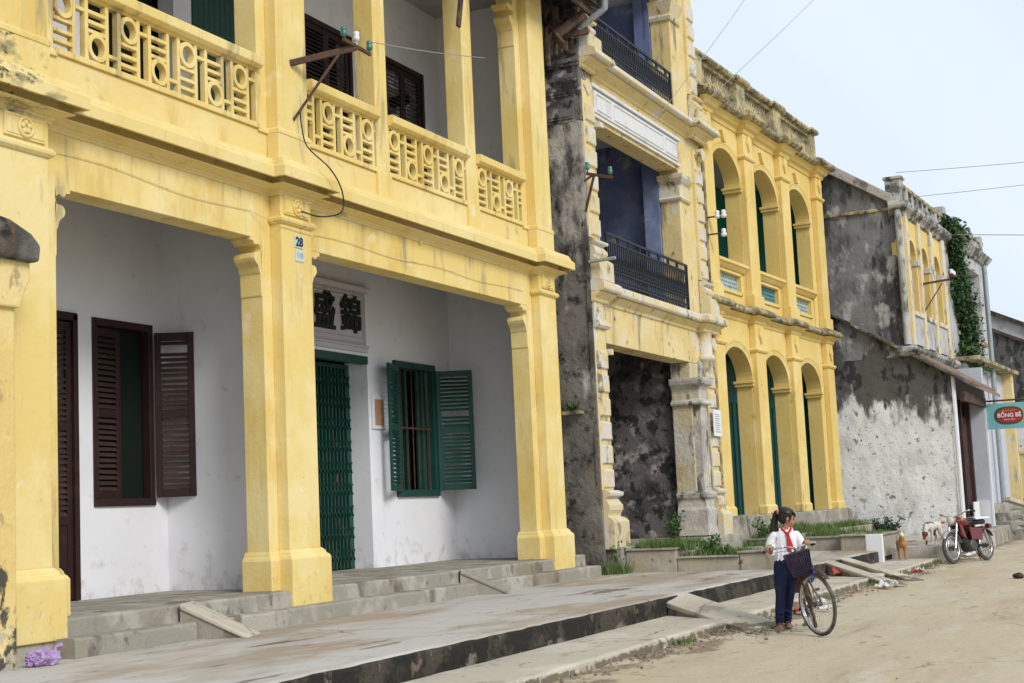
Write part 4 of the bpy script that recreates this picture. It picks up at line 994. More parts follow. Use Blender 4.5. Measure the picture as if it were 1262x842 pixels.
# lean-to roof edge and eave
p = MB()
for i in range(16):
    y = 5.45+i*.34; p.hexa([(39.02, y, lt(y)-.02), (39.5, y, lt(y)-.02), (39.5, y+.36, lt(y+.36)-.02), (39.02, y+.36, lt(y+.36)-.02),
                            (39.0+.02*math.sin(i*2.1), y, lt(y)+.09), (39.5, y, lt(y)+.09), (39.5, y+.36, lt(y+.36)+.05), (39.0+.02*math.sin(i*2.1), y+.36, lt(y+.36)+.05)])
build(p, 'roof_edge', 'mould_black', h4, bevel=.015)
p = MB(); p.hexa([(39.4, 5.35, lt(5.35)-.02), (43.9, 5.15, lt(5.15)-.02), (43.9, 6.7, lt(6.7)), (39.4, 6.75, lt(6.75)), (39.4, 5.35, lt(5.35)+.07), (43.9, 5.15, lt(5.15)+.07), (43.9, 6.7, lt(6.7)+.09), (39.4, 6.75, lt(6.75)+.09)])
for i in range(18): x = 39.5+i*.25; p.tube([(x, 5.28, lt(5.28)+.05), (x, 6.6, lt(6.6)+.1)], .08, 6)
build(p, 'eave_roof', 'tile_red', h4)
p = MB(); p.box(39.5, 43.5, 5.5, 5.62, 3.75, 4.0)
for i in range(6): x = 39.7+i*.7; p.beam((x, 5.3, 4.2), (x, 6.4, 4.75), .07, .09)
build(p, 'eave_timber', 'old_wood', h4)
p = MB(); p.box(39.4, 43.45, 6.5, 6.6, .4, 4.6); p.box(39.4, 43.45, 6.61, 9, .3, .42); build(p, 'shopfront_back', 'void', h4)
for x0 in (39.7, 40.6, 41.5, 42.4):
    p = MB(); p.box(x0, x0+.8, 6.05, 6.1, .42, 3.5); p.box(x0+.1, x0+.7, 6.03, 6.05, .6, 1.9); p.box(x0+.1, x0+.7, 6.03, 6.05, 2.1, 3.3); build(p, 'shop_door', 'door_dark', h4, bevel=.01)
p = MB(); p.box(39.45, 39.62, 5.9, 6.1, .42, 3.9); p.box(43.2, 43.44, 5.95, 6.1, .42, 3.9); p.box(41.35, 41.5, 5.9, 6.1, .42, 3.9); build(p, 'door_post', 'door_dark', h4)
p = MB(); p.box(43.40, 43.44, 5.62, 5.95, .42, 1.15); p.box(42.1, 43.1, 5.85, 5.88, .42, 1.12); build(p, 'white_panel', 'white_paint', h4)
# upper facade, slightly turned
fa = MB(); OP4 = [(.55, 1.55), (2.15, 3.15), (3.85, 4.85)]
T4 = Matrix.Translation((39.2, 6.72, 0)) @ Matrix.Rotation(R(-2), 4, 'Z')
arch_wall(fa, 0, 5.75, 0, .3, 5.25, 8.75, OP4, 7.72, .5, 12)
o = build(fa.xf(T4), 'upper_front', 'yellow_b3', h4); clean(o)
p = MB()
for a, c in ((.15, .45), (1.68, 2.0), (3.3, 3.65), (5.0, 5.4)): p.box(a, c, -.08, 0, 5.3, 8.8)
build(p.xf(T4), 'pilaster', 'yellow_trim_aged', h4, bevel=.01)
for a, c in OP4:
    p = MB(); p.box(a-.05, c+.05, -.05, .12, 5.35, 6.12); build(p.xf(T4), 'balcony_panel', 'grey_facade', h4)
    p = MB(); p.box(a-.1, c+.1, -.1, .16, 6.12, 6.24)
    for e0, e1 in ((c-.04, c+.12), (a-.12, a+.04)):
        q = MB(); q.box(e0, e1, -.06, .34, 7.58, 7.72); build(q.xf(T4), 'impost', 'yellow_trim_aged', h4, bevel=.01)
    build(p.xf(T4), 'sill', 'yellow_trim_aged', h4, bevel=.01)
p = MB(); p.sweep([(-.02, 8.74), (.06, 8.76), (.1, 8.85), (.2, 8.92), (.24, 9.0), (.22, 9.10), (-.02, 9.14)], [(-.12, .3), (-.05, 0), (5.75, 0), (5.75, .3)])
build(p.xf(T4), 'cornice', 'parapet_grey', h4, bevel=.02); p = MB()
p.sweep([(-.02, 5.0), (.16, 5.02), (.24, 5.12), (.22, 5.22), (.05, 5.3), (-.02, 5.3)], [(-.02, .3), (-.02, 0), (5.75, 0), (5.75, .3)])
build(p.xf(T4), 'cornice', 'parapet_grey', h4, bevel=.02)
p = MB(); p.box(.0, 5.7, .03, .28, 9.12, 9.55)
for i in range(9): p.box(.1+i*.65, .32+i*.65, -.03, .3, 9.12, 9.6)
p.box(-.05, .3, -.06, .36, 9.1, 9.72); p.box(-.1, .36, -.1, .4, 9.72, 9.8)
build(p.xf(T4), 'parapet', 'parapet_grey', h4, bevel=.02)
p = MB(); p.box(-.0, 5.8, -.04, .34, 9.55, 9.66); build(p.xf(T4), 'coping', 'mould_top', h4, bevel=.02)
p = MB(); p.box(.3, 5.6, 1.2, 1.3, 5, 9); p.box(0.1, 5.7, .3, 1.2, 8.5, 8.7); build(p.xf(T4), 'room_back', 'ceiling', h4)
br4 = thing('wire_bracket', 'rusty wire bracket on the small yellow arched storey above the mouldy flank', 'bracket', (40.9, 6.4, 6.6))
p = MB(); p.beam((41.0, 6.62, 7.1), (41.3, 5.9, 7.2), .05, .06); p.beam((41.0, 6.62, 6.3), (41.2, 6.1, 7.1), .03, .03); p.beam((41.2, 5.85, 7.3), (41.9, 5.85, 7.35), .1, .05); build(p, 'arm', 'rust', br4)
for i in range(3):
    p = MB(); p.lathe([(.03, 0), (.06, .02), (.04, .06), (.05, .12), (0, .14)], (41.3+i*.25, 5.85, 7.34), 10); build(p, 'insulator', 'ceramic', br4)

# ------------------------------------------------------------------ fifth house behind the vine
h5 = thing('vine_covered_house', 'pale grey two-storey house half covered by a climbing vine', 'house', (45.0, 6.5, .345), R(-2))
p = MB()
holewall(p, 0, 6.9, 0, .35, .4, 8.9, [(1.2, 5.7, 5.9, 8.2)])
build(p, 'front_wall', 'grey_facade', h5, local=True)
p = MB(); p.box(.0, 6.9, 1.6, 1.7, 5, 9); p.box(5.4, 5.7, .35, 1.6, 5, 9); build(p, 'room_back', 'ceiling', h5, local=True)
p = MB(); p.sweep([(-.02, 8.6), (.08, 8.62), (.2, 8.8), (.26, 8.9), (-.02, 8.95)], [(0, 0), (6.9, 0), (6.9, .3)]); p.box(0, 6.8, .02, .3, 8.9, 9.35); p.box(-.02, 6.9, -.03, .34, 9.35, 9.45)
for a in (0, 2.1, 4.2, 6.3): p.box(a, a+.35, -.05, .36, 8.9, 9.6)
build(p, 'parapet', 'parapet_grey', h5, local=True, bevel=.02)
p = MB(); p.box(-.2, 7.6, -.75, .0, 4.9, 5.02); p.box(1, 6, -.06, .02, 5.8, 5.92); build(p, 'eave', 'mould_top', h5, local=True, bevel=.02)
p = MB(); p.box(6.6, 7.0, -.62, -.2, .4, 4.9); build(p, 'corner_pier', 'yellow_aged', h5, local=True, bevel=.01)
p = MB(); p.box(0, 6.6, -.3, -.1, .4, 4.85); build(p, 'ground_front', 'grey_paint', h5, local=True)
p = MB(); p.tube([(3.75, -.50, .0), (3.7, -.50, 8.2)], .08, 10); o = build(p, 'utility_pole', 'gutter', None, loc=None)
T5 = _w(h5); o.matrix_world = T5; tag(o, 'tall thin grey pole at the right end of the vine-covered house', 'pole'); o.name = 'utility_pole'
# ------------------------------------------------------------------ sixth house: gable end facing us, with yellow yard wall
h6 = thing('gabled_house', 'farthest mouldy white gable end at the right edge behind the hanging sign', 'house', (56, 5, .345))
def g6(y): return 6.55+(y-4.0)*(8.3-6.55)/(7.6-4.0)
build(rough_wall_x(56, 2.6, 12, .2, 8, 60, 50, .04, 1.1, .4, 12, topf=lambda y: g6(y)-.55), 'side_wall', 'white_flank', h6, fix=False)
p = MB(); p.prism([(2.6, g6(2.6)-.60), (12, g6(12)-.60), (12, g6(12)-.05), (2.6, g6(2.6)-.05)], 'x', 56.02, 56.4); build(p, 'gable', 'grey_facade', h6)
p = MB(); p.prism([(2.4, g6(2.4)-.06), (12, g6(12)-.06), (12, g6(12)+.1), (2.4, g6(2.4)+.1)], 'x', 55.85, 62); p.prism([(2.6, g6(2.6)-.68), (12, g6(12)-.68), (12, g6(12)-.58), (2.6, g6(2.6)-.58)], 'x', 55.9, 56.1); build(p, 'roof', 'tile', h6)
yw = thing('yard_wall', 'low yellow yard wall with dark bars in front of the farthest gable', 'wall', (54, 5.5, .345))
p = MB(); p.box(54, 54.3, 5.05, 9, .4, 2.75); p.box(53.95, 54.35, 4.95, 9, 2.6, 2.72); p.box(54, 54.3, 1.5, 5.05, .4, 1.2); p.box(54, 54.3, 1.5, 5.05, 2.1, 2.5); build(p, 'masonry', 'yellow_aged', yw, bevel=.02)
p = MB()
for i in range(16): p.box(54.1, 54.14, 1.6+i*.22, 1.64+i*.22, 1.2, 2.1)
build(p, 'bars', 'iron', yw)
# hanging sign
sg = thing('hanging_sign', 'light blue hanging shop sign with a red oval emblem at the right edge', 'sign', (43.52, 4.9, 3.85))
p = MB(); p.box(43.50, 43.54, 4.30, 5.62, 3.12, 3.84); 
m_ = mat('pale_blue_sign_paint', (.20, .46, .48), .6, [((.30, .52, .52), 5, .5, .66, .6), ((.14, .3, .3), 9, .6, .7, .5)], None, 'object'); M['sign_blue'] = m_
M['sign_red'] = mat('red_sign_paint', (.42, .03, .04), .6); M['sign_yellow'] = mat('yellow_sign_paint', (.5, .42, .1), .6); M['sign_dark'] = mat('dark_green_sign_paint', (.03, .09, .07), .6)
build(p, 'board', 'sign_blue', sg)
p = MB(); p.tube([(43.52, 5.6, 3.92), (43.52, 4.1, 3.92)], .025, 8); p.tube([(43.52, 5.3, 3.92), (43.52, 5.3, 3.8)], .01, 6); p.tube([(43.52, 4.5, 3.92), (43.52, 4.5, 3.8)], .01, 6); build(p, 'arm', 'rust', sg)
def oval(ry, rz, cy_, cz_, x, nseg=28, pw=2.6):
    pts = []
    for i in range(nseg):
        t = 2*PI*i/nseg; c, s = math.cos(t), math.sin(t)
        pts.append((cy_+ry*math.copysign(abs(c)**(2/pw), c), cz_+rz*math.copysign(abs(s)**(2/pw), s)))
    return pts
for (ry, rz, cy_, x, m) in ((.40, .25, 4.88, 43.494, 'sign_yellow'), (.39, .25, 4.91, 43.490, 'sign_dark'), (.34, .20, 4.90, 43.486, 'sign_red')):
    p = MB(); p.prism(oval(ry, rz, cy_, 3.49, x), 'x', x, x+.004); build(p, 'emblem', m, sg)
FACE = Matrix(((0, 0, -1, 0), (-1, 0, 0, 0), (0, 1, 0, 0), (0, 0, 0, 1)))   # lettering on a face that looks towards -X
for s_, size, cz, m in (('B\u1ed2NG B\u00ca', .155, 3.49, 'white_paint'), ('GI\u1ea2I KH\u00c1T', .07, 3.62, 'sign_yellow'), ('B\u00c1NH K\u1eb8O', .06, 3.37, 'white_paint')):
    t = text_mesh(s_, size, .003, .004 if size > .1 else 0); build(t.xf(Matrix.Translation((43.482, 4.90, cz)) @ FACE), 'lettering', m, sg, fix=False)

# ------------------------------------------------------------------ terraces, planters, post, far steps
def wall_block(name, label, cat, boxes, m='concrete', cap=None, bevel=.02, group=None):
    b = boxes[0]; o = thing(name, label, cat, ((b[0]+b[1])/2, (b[2]+b[3])/2, .345), 0, group)
    p = MB()
    for q in boxes: p.box(*q)
    build(p, 'masonry', m, o, bevel=bevel, seg=2)
    if cap:
        p = MB()
        for q in cap: p.box(*q)
        build(p, 'coping', 'concrete', o, bevel=.01)
    return o
M['planter'] = mat('stained_planter_wall', (.42, .39, .33), .93, [((.55, .52, .45), 1.6, .45, .62, .8), ((.24, .20, .15), 2.6, .56, .68, .7, (1, 1, .4)), ((.5, .42, .25), 1.2, .56, .68, .5), ((.07, .065, .055), 6, .62, .7, .8)], (16, .7, .02))
wall_block('terrace', 'low stepped terrace with weedy planter in front of the cream three-storey house', 'terrace',
    [(23.1, 24.9, 7.96, 8.84, .2, .70), (23.12, 24.9, 6.9, 7.955, .2, .555), (23.1, 24.6, 6.28, 6.895, .2, .615)], 'planter',
    [(23.07, 23.35, 7.94, 8.84, .70, .735), (23.08, 23.3, 6.9, 7.93, .555, .585), (23.06, 24.65, 6.25, 6.92, .616, .645)])
wall_block('terrace', 'low stained terrace wall running out from the arcade house to the white post', 'terrace',
    [(30.5, 33.5, 6.9, 8.9, .2, .62), (30.9, 38.55, 7.9, 8.45, .2, .70), (30.9, 34.5, 8.452, 8.9, .2, .72), (30.2, 32.0, 6.02, 6.88, .2, .625)], 'planter', [(30.46, 30.8, 6.9, 8.9, .60, .635), (30.15, 32.0, 5.99, 6.9, .626, .665)])
p = MB(); p.box(29.68, 29.80, 5.93, 6.26, .10, .665); o = build(p, 'post', 'white_paint', None, bevel=.012); tag(o, 'white painted upright slab standing on the gutter ledge beside the small tan dog', 'post')
# set its origin at the base
def rebase(o, loc):
    loc = Vector(loc)
    for v in o.data.vertices: v.co -= loc
    o.location = loc
rebase(o, (29.74, 6.1, .115))
# far steps and stringers on the right
fs_ = thing('stone_steps', 'rough stone steps with slanting kerbs beyond the motorbike', 'steps', (46, 5, 0))
for i, (x0, x1, y0, y1, z) in enumerate(((44.0, 60, 4.9, 5.5, .25), (44.5, 60, 5.2, 6.0, .5), (45.2, 60, 5.5, 6.5, .74), (46, 60, 5.8, 7, 1.0), (47.5, 60, 5.2, 7, .62), (49, 60, 4.5, 6, .35), (50, 60, 4.3, 7, .8), (52, 60, 4.1, 7, 1.1))):
    p = rough_slab(x0, x1, y0, y1, z, -.1, seed=i+40, step=.3, edge=.05); build(p, 'step', 'concrete', fs_)
for a, b in (((44.6, 5.3, 1.15), (48.0, 4.6, .7)), ((44.2, 4.9, .45), (46.4, 4.3, .05))):
    p = MB(); p.beam(a, b, .25, .12); build(p, 'kerb_stone', 'ledge', fs_, bevel=.02)
p = rough_slab(39.0, 44.2, 5.2, 6.0, .42, 0, seed=61); o = build(p, 'doorstep', 'concrete', h4)
# ------------------------------------------------------------------ people, animals, vehicles
M['skin'] = mat('warm_skin', (.36, .19, .12), .55, [((.42, .21, .14), 9, .45, .7, .6)], None, 'object', spec=.35)
M['hair'] = mat('black_hair', (.012, .009, .008), .45, [((.03, .02, .016), 30, .5, .7, .5, (1, 1, .15))], (60, .5, .004), 'object', spec=.5)
M['shirt'] = mat('white_cotton', (.76, .76, .79), .85, [((.68, .67, .70), 6, .45, .7, .6)], (14, .9, .012), 'object')
M['trousers'] = mat('navy_cotton', (.012, .018, .060), .85, [((.02, .028, .085), 7, .45, .7, .6)], (18, .9, .012), 'object')
M['scarf'] = mat('red_scarf', (.50, .022, .026), .7, [], (20, .5, .006), 'object')
M['eye'] = mat('dark_eye', (.012, .01, .01), .2, spec=.6)
M['lip'] = mat('lips', (.30, .10, .085), .5)
M['pink'] = mat('pink_hair_tie', (.65, .22, .26), .6)
M['sandal'] = mat('brown_sandal', (.16, .07, .05), .7)
M['tyre'] = mat('dusty_tyre', (.075, .068, .06), .9, [((.17, .15, .125), 12, .45, .65, .8)], (60, .5, .003), 'object')
M['rubber'] = mat('black_rubber', (.015, .015, .016), .7)
M['chrome'] = mat('worn_chrome', (.55, .55, .56), .25, [((.25, .22, .2), 14, .56, .7, .7)], None, 'object', metal=.9)
M['spoke'] = mat('spoke_steel', (.35, .33, .30), .4, metal=.7)
M['bikepaint'] = mat('rusty_brown_frame_paint', (.085, .045, .03), .6, [((.17, .12, .09), 12, .5, .66, .8)], None, 'object', metal=.2)
M['bag_blue'] = mat('blue_bag_cloth', (.012, .05, .19), .8, [], (20, .8, .01), 'object')
M['basket'] = mat('dark_plastic_basket', (.028, .022, .05), .6, [((.07, .035, .03), 10, .5, .65, .7)], None, 'object')
M['redpaint'] = mat('red_motorbike_paint', (.13, .006, .008), .3, [((.12, .01, .01), 6, .55, .7, .5)], None, 'object', spec=.6)
M['engine'] = mat('dull_aluminium', (.12, .115, .11), .5, [((.06, .05, .045), 10, .5, .65, .8)], None, 'object', metal=.7)
M['seat'] = mat('black_vinyl', (.012, .012, .014), .5, spec=.4)
M['orange'] = mat('orange_plastic', (.65, .20, .03), .3)
M['lens'] = mat('headlight_glass', (.75, .73, .66), .12, spec=.8)
M['cloth_pale'] = mat('pale_cloth', (.66, .70, .78), .85, [((.55, .60, .72), 5, .5, .66, .7)], (14, .8, .012), 'object')
M['fur_tan'] = mat('tan_fur', (.40, .21, .085), .9, [((.26, .12, .05), 9, .5, .66, .7), ((.55, .38, .22), 6, .58, .7, .6)], (70, .6, .006), 'object')
M['fur_cream'] = mat('cream_fur', (.66, .56, .42), .9, [], (70, .6, .006), 'object')
M['fur_patch'] = mat('white_fur_with_brown_patches', (.62, .58, .52), .9, [((.07, .045, .035), 5.5, .53, .56, .97), ((.50, .44, .36), 14, .5, .66, .5)], (70, .6, .006), 'object')
M['fur_red'] = mat('reddish_fur', (.17, .045, .03), .9, [], (70, .6, .006), 'object')
M['bag_purple'] = mat('purple_plastic_film', (.42, .27, .52), .35, [((.60, .50, .68), 9, .5, .66, .8), ((.20, .12, .26), 12, .56, .7, .6)], (30, 1, .02), 'object', spec=.6)  # paler patches paint highlights on the crumpled film

def remesh(o, v, it=4, f=.5):
    r = o.modifiers.new('skin', 'REMESH'); r.mode = 'VOXEL'; r.voxel_size = v; r.use_smooth_shade = True
    s = o.modifiers.new('soft', 'SMOOTH'); s.iterations = it; s.factor = f
    return o
def limb(mb, pts, rad, n=12, sub=4):
    P_ = smooth_pts(pts, sub); m = len(pts); rr_ = []
    for i in range(len(P_)):
        t = i/(len(P_)-1)*(m-1); k = min(int(t), m-2); rr_.append(rad[k]+(rad[k+1]-rad[k])*(t-k))
    mb.tube(P_, rr_, n)
    for p, r in ((P_[0], rr_[0]), (P_[-1], rr_[-1])): ball(mb, p, r)
def ball(mb, c, r, rx=1, ry=1, rz=1, n=12, mtx=None):
    vs = []; c = Vector(c); k = 8
    vs.append(Vector((0, 0, -r*rz)))
    for i in range(1, k):
        t = -PI/2+PI*i/k
        for j in range(n):
            a = 2*PI*j/n; vs.append(Vector((r*rx*math.cos(t)*math.cos(a), r*ry*math.cos(t)*math.sin(a), r*rz*math.sin(t))))
    vs.append(Vector((0, 0, r*rz)))
    if mtx is not None: vs = [mtx @ v for v in vs]
    vs = [v+c for v in vs]
    fs = [(0, 1+(j+1) % n, 1+j) for j in range(n)]
    for i in range(k-2): fs += [(1+i*n+j, 1+i*n+(j+1) % n, 1+(i+1)*n+(j+1) % n, 1+(i+1)*n+j) for j in range(n)]
    L = len(vs)-1; fs += [(L, 1+(k-2)*n+j, 1+(k-2)*n+(j+1) % n) for j in range(n)]
    mb.add(vs, fs, True)

# ---- bicycle
bk = thing('bicycle', 'old brown bicycle with a dark front basket held by the girl', 'bicycle', (16.05, 3.95, 0), rot=None)
TH = math.atan2(-.32, -1.02)
bk.rotation_mode = 'ZYX'; bk.rotation_mode = 'QUATERNION'
bk.rotation_quaternion = (Matrix.Rotation(TH, 3, 'Z') @ Matrix.Rotation(R(14), 3, 'X')).to_quaternion()
bk_m = Matrix.Translation((16.05, 3.95, 0)) @ Matrix.Rotation(TH, 4, 'Z') @ Matrix.Rotation(R(14), 4, 'X')
FA = .53; WR = .325
_ax = Vector((-.035, 0, .14)).normalized()
SM = Matrix.Translation((.355, 0, .66)) @ Matrix.Rotation(R(31), 4, _ax) @ Matrix.Translation((-.355, 0, -.66))
def steer(o):
    o.matrix_local = SM; return o
def wheel(par, cx, r, tyre_r, rim_m='chrome', spokes=28, hub=.03, wide=.02, dr=.0):
    p = MB(); p.tube([(cx+r*math.cos(t), 0, r+tyre_r+r*math.sin(t)) for t in [2*PI*i/40 for i in range(40)]], tyre_r, 10, closed=True)
    w_ = thing_part('wheel', par); t_ = build(p, 'tyre', 'tyre', w_, local=True)
    p = MB(); zc = r+tyre_r
    for s in (-1, 1): p.tube([(cx+(r-tyre_r*.9)*math.cos(t), s*wide*.45, zc+(r-tyre_r*.9)*math.sin(t)) for t in [2*PI*i/40 for i in range(40)]], wide*.45, 6, closed=True)
    build(p, 'rim', rim_m, w_, local=True)
    p = MB()
    for i in range(spokes):
        a = 2*PI*i/spokes; b = a+(.35 if i % 2 else -.35); s = 1 if i % 4 < 2 else -1
        p.tube([(cx+hub*math.cos(b), s*.03, zc+hub*math.sin(b)), (cx+(r-tyre_r)*math.cos(a), 0, zc+(r-tyre_r)*math.sin(a))], .0016 if tyre_r < .03 else .0028, 4, cap=False)
    build(p, 'spokes', 'spoke', w_, local=True)
    p = MB(); p.lathe([(.012, -.06), (.012, -.035), (hub, -.032), (hub*.6, -.02), (hub*.6, .02), (hub, .032), (.012, .035), (.012, .06)], (cx, 0, zc), 14, 'y')
    build(p, 'hub', 'engine', w_, local=True)
    return w_
def thing_part(name, par):
    o = bpy.data.objects.new(name, None); COL.objects.link(o); o.parent = par; o.empty_display_size = .1; return o
wheel(bk, -FA, WR-.012, .019); steer(wheel(bk, FA, WR-.012, .019))
p = MB(); BB = (-.10, 0, .27); ST = (-.24, 0, .74); HT = (.32, 0, .80); HB = (.355, 0, .66); AX = (-FA, 0, .345)
for a, b, r in ((BB, ST, .016), (ST, HT, .015), (BB, HB, .017), (HT, HB, .02)): p.tube([a, b], r, 10)
for s in (-1, 1):
    y = s*.055
    p.tube([(BB[0], s*.03, BB[2]), (AX[0], y, AX[2])], .010, 8); p.tube([(ST[0], s*.02, ST[2]-.02), (AX[0], y, AX[2])], .009, 8)
build(p, 'frame', 'bikepaint', bk, local=True)
p = MB(); p.tube([HT, (.30, 0, .94)], .013, 10)
for s in (-1, 1): p.tube(smooth_pts([(HB[0], s*.045, .66), (.42, s*.05, .52), (FA-.02, s*.052, .38), (FA, s*.052, .335)]), .011, 8)
p.box(.33, .38, -.055, .055, .655, .69)
steer(build(p, 'fork', 'bikepaint', bk, local=True))
p = MB(); p.tube(smooth_pts([(.20, .30, .955), (.30, .27, .965), (.36, .18, .975), (.33, .06, .955), (.31, 0, .945), (.33, -.06, .955), (.36, -.18, .975), (.30, -.27, .965), (.20, -.30, .955)]), .011, 8)
p.tube([(.34, .12, .93), (.24, .25, .93)], .005, 6); p.tube([(.34, -.12, .93), (.24, -.25, .93)], .005, 6)
hb = steer(build(p, 'handlebar', 'chrome', bk, local=True))
for s in (-1, 1):
    q = MB(); q.tube([(.275, s*.28, .963), (.17, s*.305, .953)], .017, 10); build(q, 'grip', 'rubber', hb, local=True)
def fender(par, cx, r, w, a0, a1, m, name='mudguard'):
    p = MB(); n = 22; vs = []; k = 7
    for i in range(n+1):
        a = a0+(a1-a0)*i/n
        for j in range(k):
            u = (j/(k-1)-.5)*2; rr_ = r+.012*(1-u*u)
            vs.append((cx+rr_*math.cos(a), u*w/2, .345+rr_*math.sin(a)))
    fs = [(i*k+j, i*k+j+1, (i+1)*k+j+1, (i+1)*k+j) for i in range(n) for j in range(k-1)]
    p.add(vs, fs, True); o = build(p, name, m, par, local=True, fix=False)
    s = o.modifiers.new('thick', 'SOLIDIFY'); s.thickness = .003; return o
steer(fender(bk, FA, .362, .055, R(40), R(160), 'bikepaint')); fender(bk, -FA, .362, .055, R(5), R(170), 'bikepaint')
p = MB(); p.tube([ST, (-.27, 0, .80)], .012, 8); build(p, 'seat_post', 'chrome', bk, local=True)
p = MB(); p.loft([((-.40, 0, .80), .001, .001), ((-.40, 0, .80), .05, .08), ((-.36, 0, .83), .10, .10), ((-.33, 0, .855), .09, .08), ((-.33, 0, .86), .001, .001)], 14)
p.tube([(-.34, 0, .835), (-.12, 0, .835)], [.05, .018], 10); build(p, 'saddle', 'seat', bk, local=True)
p = MB(); p.lathe([(.085, -.006), (.09, 0), (.085, .006)], (BB[0], -.05, BB[2]), 22, 'y'); p.beam((BB[0], -.07, BB[2]), (BB[0]+.06, -.07, BB[2]-.155), .014, .02); p.beam((BB[0], .07, BB[2]), (BB[0]-.06, .07, BB[2]+.155), .014, .02)
p.box(BB[0]+.02, BB[0]+.10, -.15, -.07, BB[2]-.17, BB[2]-.145); p.box(BB[0]-.10, BB[0]-.02, .07, .15, BB[2]+.145, BB[2]+.17)
build(p, 'crankset', 'engine', bk, local=True)
p = MB(); p.tube([(BB[0], -.052, BB[2]+.09), (AX[0], -.052, AX[2]+.035)], .006, 5); p.tube([(BB[0], -.052, BB[2]-.09), (AX[0], -.052, AX[2]-.035)], .006, 5); build(p, 'chain', 'rust', bk, local=True)
p = MB()
for y in (-.06, 0, .06): p.tube([(-.26, y, .70), (-.78, y, .72)], .006, 6)
for s in (-1, 1): p.tube([(-.7, s*.06, .72), (-FA, s*.06, .345)], .006, 6)
for x in (-.3, -.5, -.7): p.tube([(x, -.07, .71), (x, .07, .71)], .005, 6)
build(p, 'rear_rack', 'bikepaint', bk, local=True)
# basket: woven wire
p = MB()
def bas(u, z):
    k = (z-.66)/.24; w = .10+.035*k; l0 = .38; l1 = .53+.05*k
    u = (u % 1)*4; i = int(u); f_ = u-i
    c = [(l0, -w), (l1, -w), (l1, w), (l0, w)]; a = c[i]; b = c[(i+1) % 4]
    return (a[0]+(b[0]-a[0])*f_, a[1]+(b[1]-a[1])*f_, z)
for z in [.66+.24*i/9 for i in range(10)]: p.tube([bas(i/16, z) for i in range(16)], .0045 if z < .89 else .009, 4, closed=True, smooth=False)
for i in range(44): p.tube([bas(i/44, .66), bas(i/44, .90)], .006, 4, smooth=False, cap=False)
for i in range(7): p.tube([(.39+i*.022, -.10, .66), (.39+i*.022, .10, .66)], .005, 4)
build(p, 'basket', 'basket', bk, local=True)
def on_bike(q): return bk_m @ Vector(q)
def on_bar(q): return bk_m @ (SM @ Vector(q))
bb = thing('cloth_bag', 'small blue cloth bag on the rear rack of the bicycle', 'bag', on_bike((-.50, .13, .66))[:])
p = MB(); c = Vector((0, 0, 0)); ball(p, (0, .0, -.06), .11, 1, .6, 1.1); o = build(p, 'body', 'bag_blue', bb, local=True); remesh(o, .012, 3)
p = MB(); p.tube(smooth_pts([(-.08, 0, .03), (-.03, 0, .10), (.05, 0, .10), (.09, 0, .03)]), .01, 6); build(p, 'strap', 'bag_blue', bb, local=True)

# ---- girl
GR = R(-65.08); G0 = Vector((16.47, 4.38, .0))
gm = Matrix.Translation(G0) @ Matrix.Rotation(GR, 4, 'Z')
gi = gm.inverted()
hR = gi @ on_bar((.235, -.29, .965)); hL = gi @ on_bar((.34, .14, .975))
girl = thing('person', 'girl in white shirt, red scarf and navy trousers holding the bicycle and looking right', 'person', G0[:], GR)
b = MB()
def legs(mb, k=0.0, foot=True):
    for side, pts in ((-1, [(-.06, 0, .70), (-.075, 0, .55), (-.085, -.01, .37), (-.10, .01, .22), (-.11, .03, .075)]),
                      (1, [(.055, 0, .70), (.05, .04, .55), (.03, .08, .37), (.01, .14, .22), (0, .16, .075)])):
        limb(mb, pts, [.070+k, .062+k, .045+k, .042+k, .028+k*1.5])
legs(b)
for x, y in ((-.11, .03), (.0, .16)):
    limb(b, [(x, y+.03, .035), (x-.005, y-.05, .035), (x-.012, y-.12, .022), (x-.014, y-.155, .016)], [.030, .032, .030, .016], sub=3)
    for i in range(4): limb(b, [(x-.035+i*.016, y-.14, .014), (x-.038+i*.017, y-.165+abs(i-1)*.004, .012)], [.009, .007], 8, 2)
b.loft([((0, 0, .66), .10, .07), ((0, 0, .74), .125, .085), ((0, 0, .84), .105, .075), ((0, 0, .94), .12, .08), ((0, 0, 1.02), .14, .075), ((0.01, 0, 1.065), .09, .055), ((.015, 0, 1.09), .045, .045)], 16)
limb(b, [(.012, .0, 1.05), (.02, -.005, 1.10), (.03, -.01, 1.15)], [.048, .042, .042])
HC = Vector((.045, -.012, 1.222)); HM = Matrix.Rotation(R(-8), 3, 'Z') @ Matrix.Rotation(R(12), 3, 'Y')
def hp(x, y, z): return HC+HM @ Vector((x, y, z))
ball(b, hp(-.008, 0, .022), .088, 1, .84, .92, 18, HM); ball(b, hp(.022, 0, -.035), .060, 1, .88, 1.05, 16, HM); ball(b, hp(.045, 0, -.078), .022, 1, 1.1, .8, 12, HM)
limb(b, [hp(.078, 0, .012), hp(.094, 0, -.012), hp(.090, 0, -.024)], [.008, .011, .009], 8, 2)
for s in (-1, 1):
    ball(b, hp(-.002, s*.077, -.005), .019, .9, .35, 1.25, 10, HM); ball(b, hp(.05, s*.038, -.03), .026, .8, .8, .9, 10, HM); ball(b, hp(.070, s*.016, -.046), .010, .8, 1.4, .7, 8, HM)
bard = (gi.to_3x3() @ (on_bar((.33, .06, .955))-on_bar((.36, .18, .975)))).normalized()
bardR = (gi.to_3x3() @ (on_bar((.20, -.30, .955))-on_bar((.30, -.27, .965)))).normalized()
